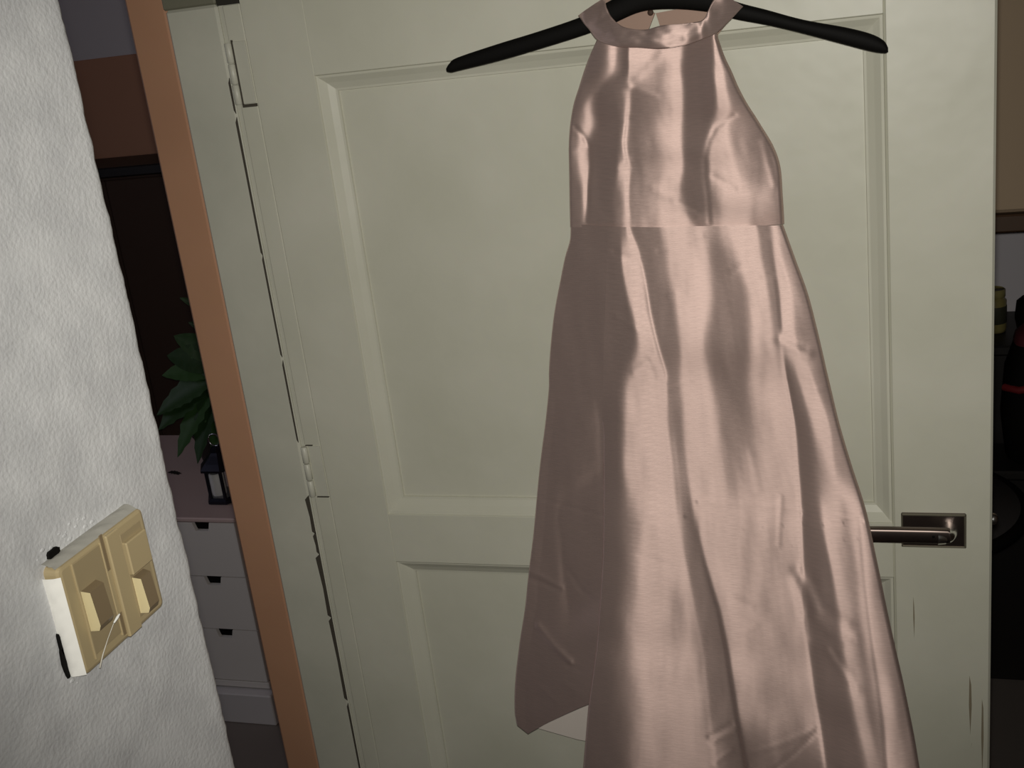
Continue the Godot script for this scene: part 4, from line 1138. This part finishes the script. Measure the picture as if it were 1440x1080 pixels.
func lining_outline():
	return [Vector2(0.2539, -0.2999), Vector2(0.2934, -0.2689), Vector2(0.3456, -0.2275), Vector2(0.3454, -0.2669), Vector2(0.3331, -0.3165), Vector2(0.3092, -0.3133), Vector2(0.2798, -0.3062)]


# ---------------------------------------------------------------- the dark room through the gap
func left_room():
	# chest of small drawers
	var at := Vector3(-1.105, FLOOR, -1.255)
	var t := thing("drawer_chest", "grey white chest of small drawers with notch pulls in the dark room", "chest of drawers", at)
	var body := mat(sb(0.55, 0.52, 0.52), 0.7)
	var face := mat(sb(0.85, 0.81, 0.78), 0.65)
	var topm := mat(sb(0.72, 0.55, 0.53), 0.5)
	var st := st_new()
	box(st, Vector3(-1.40, -0.994, -1.525) - at, Vector3(-0.812, -0.527, -1.004) - at, 0.002)
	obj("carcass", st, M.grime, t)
	st = st_new()
	box(st, Vector3(-1.405, -0.527, -1.53) - at, Vector3(-0.808, -0.515, -0.985) - at, 0.003)
	obj("chest_top", st, topm, t)
	st = st_new()
	box(st, Vector3(-1.40, FLOOR, -1.525) - at, Vector3(-0.80, -0.998, -0.965) - at, 0.003)
	obj("plinth", st, mat(sb(0.72, 0.69, 0.70), 0.7), t)
	for c in 3:
		for r in 3:
			var x0 := -0.812 - 0.196 * (c + 1) + 0.002
			var x1 := x0 + 0.192
			var y1 := -0.5285 - r * 0.1485
			var y0 := y1 - 0.1455
			var xm := (x0 + x1) * 0.5 + 0.003
			var d := st_new()
			# front with a notch cut in its upper edge
			slab(d, [Vector2(x0, y0), Vector2(x1, y0), Vector2(x1, y1), Vector2(xm + 0.024, y1), Vector2(xm + 0.018, y1 - 0.022), Vector2(xm - 0.018, y1 - 0.022), Vector2(xm - 0.024, y1), Vector2(x0, y1)], -1.004, -0.988)
			var o := obj("drawer", d, face, t)
			o.position = -at
			var k := st_new()
			slab(k, [Vector2(xm - 0.023, y1 - 0.0005), Vector2(xm + 0.023, y1 - 0.0005), Vector2(xm + 0.017, y1 - 0.021), Vector2(xm - 0.017, y1 - 0.021)], -1.0035, -0.9975)
			obj("dark_notch", k, M.black_plastic, o)  # black slab puts in the dark inside the cut notch
	st = st_new()
	box(st, Vector3(-1.40, -0.992, -1.0) - at, Vector3(-0.812, -0.9755, -0.989) - at, 0.001)
	obj("base_rail", st, face, t)
	lantern()
	plant()
	# fallen leaf
	var lf := st_new()
	soft(lf)
	leaf(lf, Vector3(-1.165, -0.5135, -1.255), Vector3(0.055, 0.004, 0.012), Vector3(0, 1, 0), 0.008, 0.3)
	tag(obj("fallen_leaf", lf, mat(sb(0.02, 0.018, 0.014), 0.6)), "small dark dry leaf lying on the chest left of the lantern", "leaf")
	# tall dark cabinet against the far wall
	var ca := Vector3(-1.7, FLOOR, -2.13)
	var w := thing("wardrobe", "tall dark brown cabinet with a black top edge against the brown far wall", "wardrobe", ca)
	st = st_new()
	box(st, Vector3(-2.3, FLOOR, -2.28) - ca, Vector3(-1.1, 0.19, -2.0) - ca, 0.003)
	obj("cabinet_body", st, M.dark_wood, w)
	st = st_new()
	box(st, Vector3(-2.32, 0.19, -2.285) - ca, Vector3(-1.08, 0.222, -1.985) - ca, 0.004)
	obj("cabinet_top", st, M.black_wood, w)
	for i in 2:
		var x0 := -2.29 + i * 0.596
		st = st_new()
		box(st, Vector3(x0, FLOOR + 0.06, -2.0) - ca, Vector3(x0 + 0.594, 0.182, -1.982) - ca, 0.003)
		obj("cabinet_door", st, M.dark_wood, w)

func lantern():
	var at := Vector3(-0.895, -0.515, -1.10)
	var t := thing("lantern", "small dark metal candle lantern with glass panes on the drawer chest", "lantern", at)
	var metal := mat(sb(0.03, 0.03, 0.045), 0.3, 0.7)
	var st := st_new()
	lathe(st, Vector3.ZERO, [[0.045, 0.0], [0.05, 0.003], [0.05, 0.010], [0.042, 0.016]], 6, false)
	obj("lantern_base", st, metal, t)
	for k in 6:
		var a := TAU * k / 6.0
		var b := TAU * (k + 1) / 6.0
		var p := Vector3(cos(a), 0, sin(a)) * 0.04
		var q := Vector3(cos(b), 0, sin(b)) * 0.04
		var s := st_new()
		tube(s, [p + Vector3(0, 0.014, 0), p + Vector3(0, 0.088, 0)], 0.0045, 8)
		obj("lantern_post", s, metal, t)
		var gs := st_new()
		var mid := (p + q) * 0.5
		quad(gs, p * 0.97 + Vector3(0, 0.016, 0), q * 0.97 + Vector3(0, 0.016, 0), q * 0.97 + Vector3(0, 0.086, 0), p * 0.97 + Vector3(0, 0.086, 0), mid)
		var gm := mat(Color(0.9, 0.92, 0.95, 0.12), 0.06)
		gm.transparency = BaseMaterial3D.TRANSPARENCY_ALPHA
		obj("pane", gs, gm, t)
	st = st_new()
	lathe(st, Vector3(-0.012, 0, 0.006), [[0.017, 0.012], [0.018, 0.02], [0.018, 0.07], [0.015, 0.073], [0.002, 0.071]], 20)
	obj("candle", st, mat(sb(0.85, 0.84, 0.82), 0.5), t)  # white candle placed where a bright strip shows in the panes
	st = st_new()
	lathe(st, Vector3.ZERO, [[0.04, 0.084], [0.053, 0.088], [0.053, 0.093], [0.04, 0.106], [0.022, 0.122], [0.016, 0.128], [0.016, 0.138], [0.006, 0.143]], 6, false)
	obj("lantern_roof", st, metal, t)
	st = st_new()
	var ring := []
	for k in 17:
		var a := TAU * k / 16.0
		ring.append(Vector3(sin(a) * 0.016, 0.158 - cos(a) * 0.016, 0))
	tube(st, ring, 0.002, 8)
	obj("lantern_ring", st, mat(sb(0.5, 0.5, 0.55), 0.25, 1.0), t)

func leaf(st: SurfaceTool, base: Vector3, along: Vector3, up: Vector3, width: float, droop: float):
	var n := 12
	var len := along.length()
	var d := along.normalized()
	var side := d.cross(up).normalized()
	var u := side.cross(d).normalized()
	var rows := []
	for i in n + 1:
		var f := i / float(n)
		var c := base + d * len * f - Vector3.UP * droop * len * f * f * 0.5
		var w := width * pow(sin(PI * pow(f, 0.75)), 0.8) + 0.0006
		var rib := 0.12 * w * (1.0 if i % 2 == 0 else -1.0)
		rows.append([c - side * w + u * (w * 0.28 + rib), c - side * w * 0.5 + u * w * 0.16, c, c + side * w * 0.5 + u * w * 0.16, c + side * w + u * (w * 0.28 + rib)])
	for i in n:
		for k in 4:
			quad(st, rows[i][k], rows[i][k + 1], rows[i + 1][k + 1], rows[i + 1][k], u)

func plant():
	var at := Vector3(-1.06, -0.515, -1.36)
	var t := thing("potted_plant", "green broad-leaved potted plant behind the lantern on the drawer chest", "plant", at)
	var st := st_new()
	lathe(st, Vector3.ZERO, [[0.045, 0.0], [0.05, 0.004], [0.062, 0.075], [0.066, 0.078], [0.066, 0.088], [0.058, 0.088], [0.056, 0.078], [0.01, 0.076]], 28)
	obj("pot", st, mat(sb(0.02, 0.017, 0.015), 0.5), t)
	st = st_new()
	for q in [[-0.01, 0.30], [0.012, 0.38], [0.0, 0.22]]:
		tube(st, [Vector3(q[0], 0.07, 0.0), Vector3(q[0] * 1.5 + 0.005, q[1] * 0.5, 0.004), Vector3(q[0] * 2.0, q[1], 0.0)], [0.005, 0.004, 0.003], 8)
	obj("stem", st, mat(sb(0.05, 0.08, 0.03), 0.6), t)
	var g := [mat(sb(0.035, 0.085, 0.025), 0.5), mat(sb(0.05, 0.12, 0.035), 0.5), mat(sb(0.025, 0.065, 0.02), 0.5)]
	for m in g:
		m.backlight_enabled = true
		m.backlight = Color(0.05, 0.12, 0.03)
	# base (x, y, z), reach (x, y, z), half width, droop
	var ls := [
		[0.04, 0.235, 0.02, -0.17, -0.10, 0.05, 0.040, 0.25],
		[0.045, 0.23, 0.03, -0.12, -0.17, 0.06, 0.036, 0.2],
		[0.05, 0.23, 0.03, -0.06, -0.19, 0.07, 0.034, 0.15],
		[0.05, 0.24, 0.03, -0.175, -0.05, 0.04, 0.036, 0.4],
		[0.055, 0.22, 0.03, -0.01, -0.18, 0.06, 0.033, 0.1],
		[0.05, 0.27, 0.0, -0.13, 0.06, 0.03, 0.040, 0.3],
		[0.06, 0.28, -0.01, -0.12, 0.10, 0.02, 0.034, 0.3],
		[0.06, 0.26, 0.0, -0.155, 0.015, 0.05, 0.034, 0.2],
		[0.05, 0.36, 0.0, -0.05, 0.045, 0.02, 0.012, 0.3],
		[0.05, 0.42, 0.0, -0.06, 0.05, 0.02, 0.011, 0.2],
		[0.05, 0.25, 0.0, 0.14, 0.03, 0.05, 0.04, 0.4],
		[0.05, 0.25, 0.0, 0.10, -0.10, 0.06, 0.038, 0.3],
		[0.03, 0.25, -0.03, -0.05, 0.10, -0.10, 0.036, 0.3]]
	for i in ls.size():
		var q: Array = ls[i]
		var s := st_new()
		soft(s)
		leaf(s, Vector3(q[0], q[1], q[2]), Vector3(q[3], q[4], q[5]), Vector3(-0.15, 0.55, 0.8), q[6], q[7])
		obj("leaf", s, g[i % 3], t)

# ---------------------------------------------------------------- what shows to the right of the door
func right_room():
	var ca := Vector3(1.25, 0.09, -1.3)
	var c := thing("wall_cupboard", "tan cupboard hung on the rear wall with a dark brown lower rail", "cupboard", ca)
	var st := st_new()
	box(st, Vector3(0.70, 0.116, -1.6) - ca, Vector3(1.75, 1.05, -1.012) - ca, 0.003)
	obj("cupboard_body", st, M.tan_wall, c)
	for i in 2:
		st = st_new()
		box(st, Vector3(0.705 + i * 0.525, 0.122, -1.012) - ca, Vector3(1.222 + i * 0.525, 1.045, -0.996) - ca, 0.003)
		obj("cupboard_door", st, M.tan_wall, c)
	st = st_new()
	box(st, Vector3(0.69, 0.084, -1.6) - ca, Vector3(1.76, 0.116, -0.99) - ca, 0.003)
	obj("lower_rail", st, mat(sb(0.10, 0.055, 0.03), 0.5), c)
	var sa := Vector3(1.3, FLOOR, -1.3)
	var s := thing("sideboard", "low black sideboard under the tan cupboard behind the door", "sideboard", sa)
	st = st_new()
	box(st, Vector3(0.72, FLOOR, -1.59) - sa, Vector3(1.9, -0.263, -1.36) - sa, 0.004)
	obj("sideboard_body", st, M.black_wood, s)
	st = st_new()
	box(st, Vector3(0.71, -0.263, -1.595) - sa, Vector3(1.91, -0.24, -1.33) - sa, 0.004)
	obj("sideboard_top", st, M.black_wood, s)
	# jar
	var ja := Vector3(0.914, -0.24, -1.44)
	var j := thing("jar", "dull yellow jar with a dark label on the black sideboard", "jar", ja)
	st = st_new()
	lathe(st, Vector3.ZERO, [[0.02, 0.0], [0.027, 0.002], [0.028, 0.01], [0.028, 0.072], [0.022, 0.08]], 28)
	obj("jar_body", st, mat(sb(0.30, 0.25, 0.09), 0.35), j)
	st = st_new()
	lathe(st, Vector3.ZERO, [[0.0283, 0.022], [0.0288, 0.023], [0.0288, 0.06], [0.0283, 0.061]], 28)
	obj("jar_label", st, mat(sb(0.05, 0.05, 0.03), 0.6), j)
	st = st_new()
	lathe(st, Vector3.ZERO, [[0.024, 0.08], [0.0255, 0.082], [0.0255, 0.096], [0.023, 0.098], [0.004, 0.098]], 28)
	obj("jar_lid", st, mat(sb(0.36, 0.31, 0.12), 0.4), j)
	# black bag on the sideboard
	var ba := Vector3(1.03, -0.24, -1.40)
	var b := thing("handbag", "small black bag standing on the sideboard beside the yellow jar", "bag", ba)
	st = st_new()
	var rings := []
	for q in [[0.0, 0.060, 0.035], [0.006, 0.068, 0.04], [0.04, 0.075, 0.042], [0.075, 0.072, 0.036], [0.088, 0.060, 0.022]]:
		var ring := []
		for k in 20:
			var a := TAU * k / 20.0
			ring.append(Vector3(signf(cos(a)) * pow(absf(cos(a)), 0.5) * q[1], q[0], signf(sin(a)) * pow(absf(sin(a)), 0.5) * q[2]))
		rings.append(ring)
	loft(st, rings)
	obj("bag_body", st, M.black_plastic, b)
	st = st_new()
	tube(st, [Vector3(-0.05, 0.08, 0), Vector3(-0.035, 0.11, 0.01), Vector3(0, 0.125, 0.012), Vector3(0.035, 0.11, 0.01), Vector3(0.05, 0.08, 0)], 0.004, 8)
	obj("bag_handle", st, M.black_plastic, b)
	# backpack leaning on the sideboard
	var pa := Vector3(1.05, -0.46, -1.245)
	var bp := thing("backpack", "black backpack with maroon top and red piping against the sideboard", "backpack", pa)
	st = st_new()
	rings = []
	for q in [[0.0, 0.11, 0.05], [0.012, 0.125, 0.062], [0.1, 0.135, 0.068], [0.2, 0.128, 0.062], [0.26, 0.11, 0.05]]:
		var ring := []
		for k in 24:
			var a := TAU * k / 24.0
			ring.append(Vector3(signf(cos(a)) * pow(absf(cos(a)), 0.5) * q[1], q[0], signf(sin(a)) * pow(absf(sin(a)), 0.5) * q[2]))
		rings.append(ring)
	loft(st, rings)
	obj("pack_body", st, M.black_plastic, bp)
	st = st_new()
	rings = []
	for q in [[0.258, 0.112, 0.052], [0.275, 0.108, 0.05], [0.292, 0.09, 0.04], [0.299, 0.05, 0.02]]:
		var ring := []
		for k in 24:
			var a := TAU * k / 24.0
			ring.append(Vector3(signf(cos(a)) * pow(absf(cos(a)), 0.5) * q[1], q[0], signf(sin(a)) * pow(absf(sin(a)), 0.5) * q[2]))
		rings.append(ring)
	loft(st, rings)
	obj("pack_flap", st, mat(sb(0.10, 0.012, 0.018), 0.7), bp)
	st = st_new()
	tube(st, [Vector3(-0.13, 0.168, 0.03), Vector3(-0.105, 0.172, 0.062), Vector3(-0.05, 0.186, 0.069), Vector3(0.02, 0.2, 0.067), Vector3(0.10, 0.21, 0.058)], 0.008, 10)
	obj("piping", st, mat(sb(0.19, 0.014, 0.016), 0.6), bp)
	# bench under the pack
	var na := Vector3(1.02, FLOOR, -1.245)
	var be := thing("bench", "low dark bench holding the black backpack", "bench", na)
	st = st_new()
	box(st, Vector3(-0.17, 0.605, -0.08), Vector3(0.35, 0.625, 0.08), 0.004)
	obj("seat", st, M.black_wood, be)
	for sx in [-0.15, 0.33]:
		for sz in [-0.06, 0.06]:
			st = st_new()
			box(st, Vector3(sx - 0.015, 0.0, sz - 0.012), Vector3(sx + 0.015, 0.605, sz + 0.012), 0.003)
			obj("leg", st, M.black_wood, be)
	# round table with a black rim
	var ta := Vector3(0.70, FLOOR, -0.89)
	var tb := thing("round_table", "round dark grey table top with black rim just behind the door", "table", ta)
	st = st_new()
	lathe(st, Vector3.ZERO, [[0.01, 0.672], [0.222, 0.672], [0.224, 0.678], [0.222, 0.682], [0.01, 0.682]], 64)
	obj("table_top", st, mat(sb(0.055, 0.05, 0.05), 0.6), tb)
	st = st_new()
	var ring := []
	for k in 65:
		var a := TAU * k / 64.0
		ring.append(Vector3(cos(a) * 0.227, 0.674, sin(a) * 0.227))
	tube(st, ring, 0.011, 10)
	obj("table_rim", st, M.black_plastic, tb)
	for k in 3:
		var a := TAU * k / 3.0 + 0.4
		st = st_new()
		tube(st, [Vector3(cos(a) * 0.10, 0.672, sin(a) * 0.10), Vector3(cos(a) * 0.19, 0.0, sin(a) * 0.19)], [0.014, 0.011], 10)
		obj("leg", st, M.black_wood, tb)
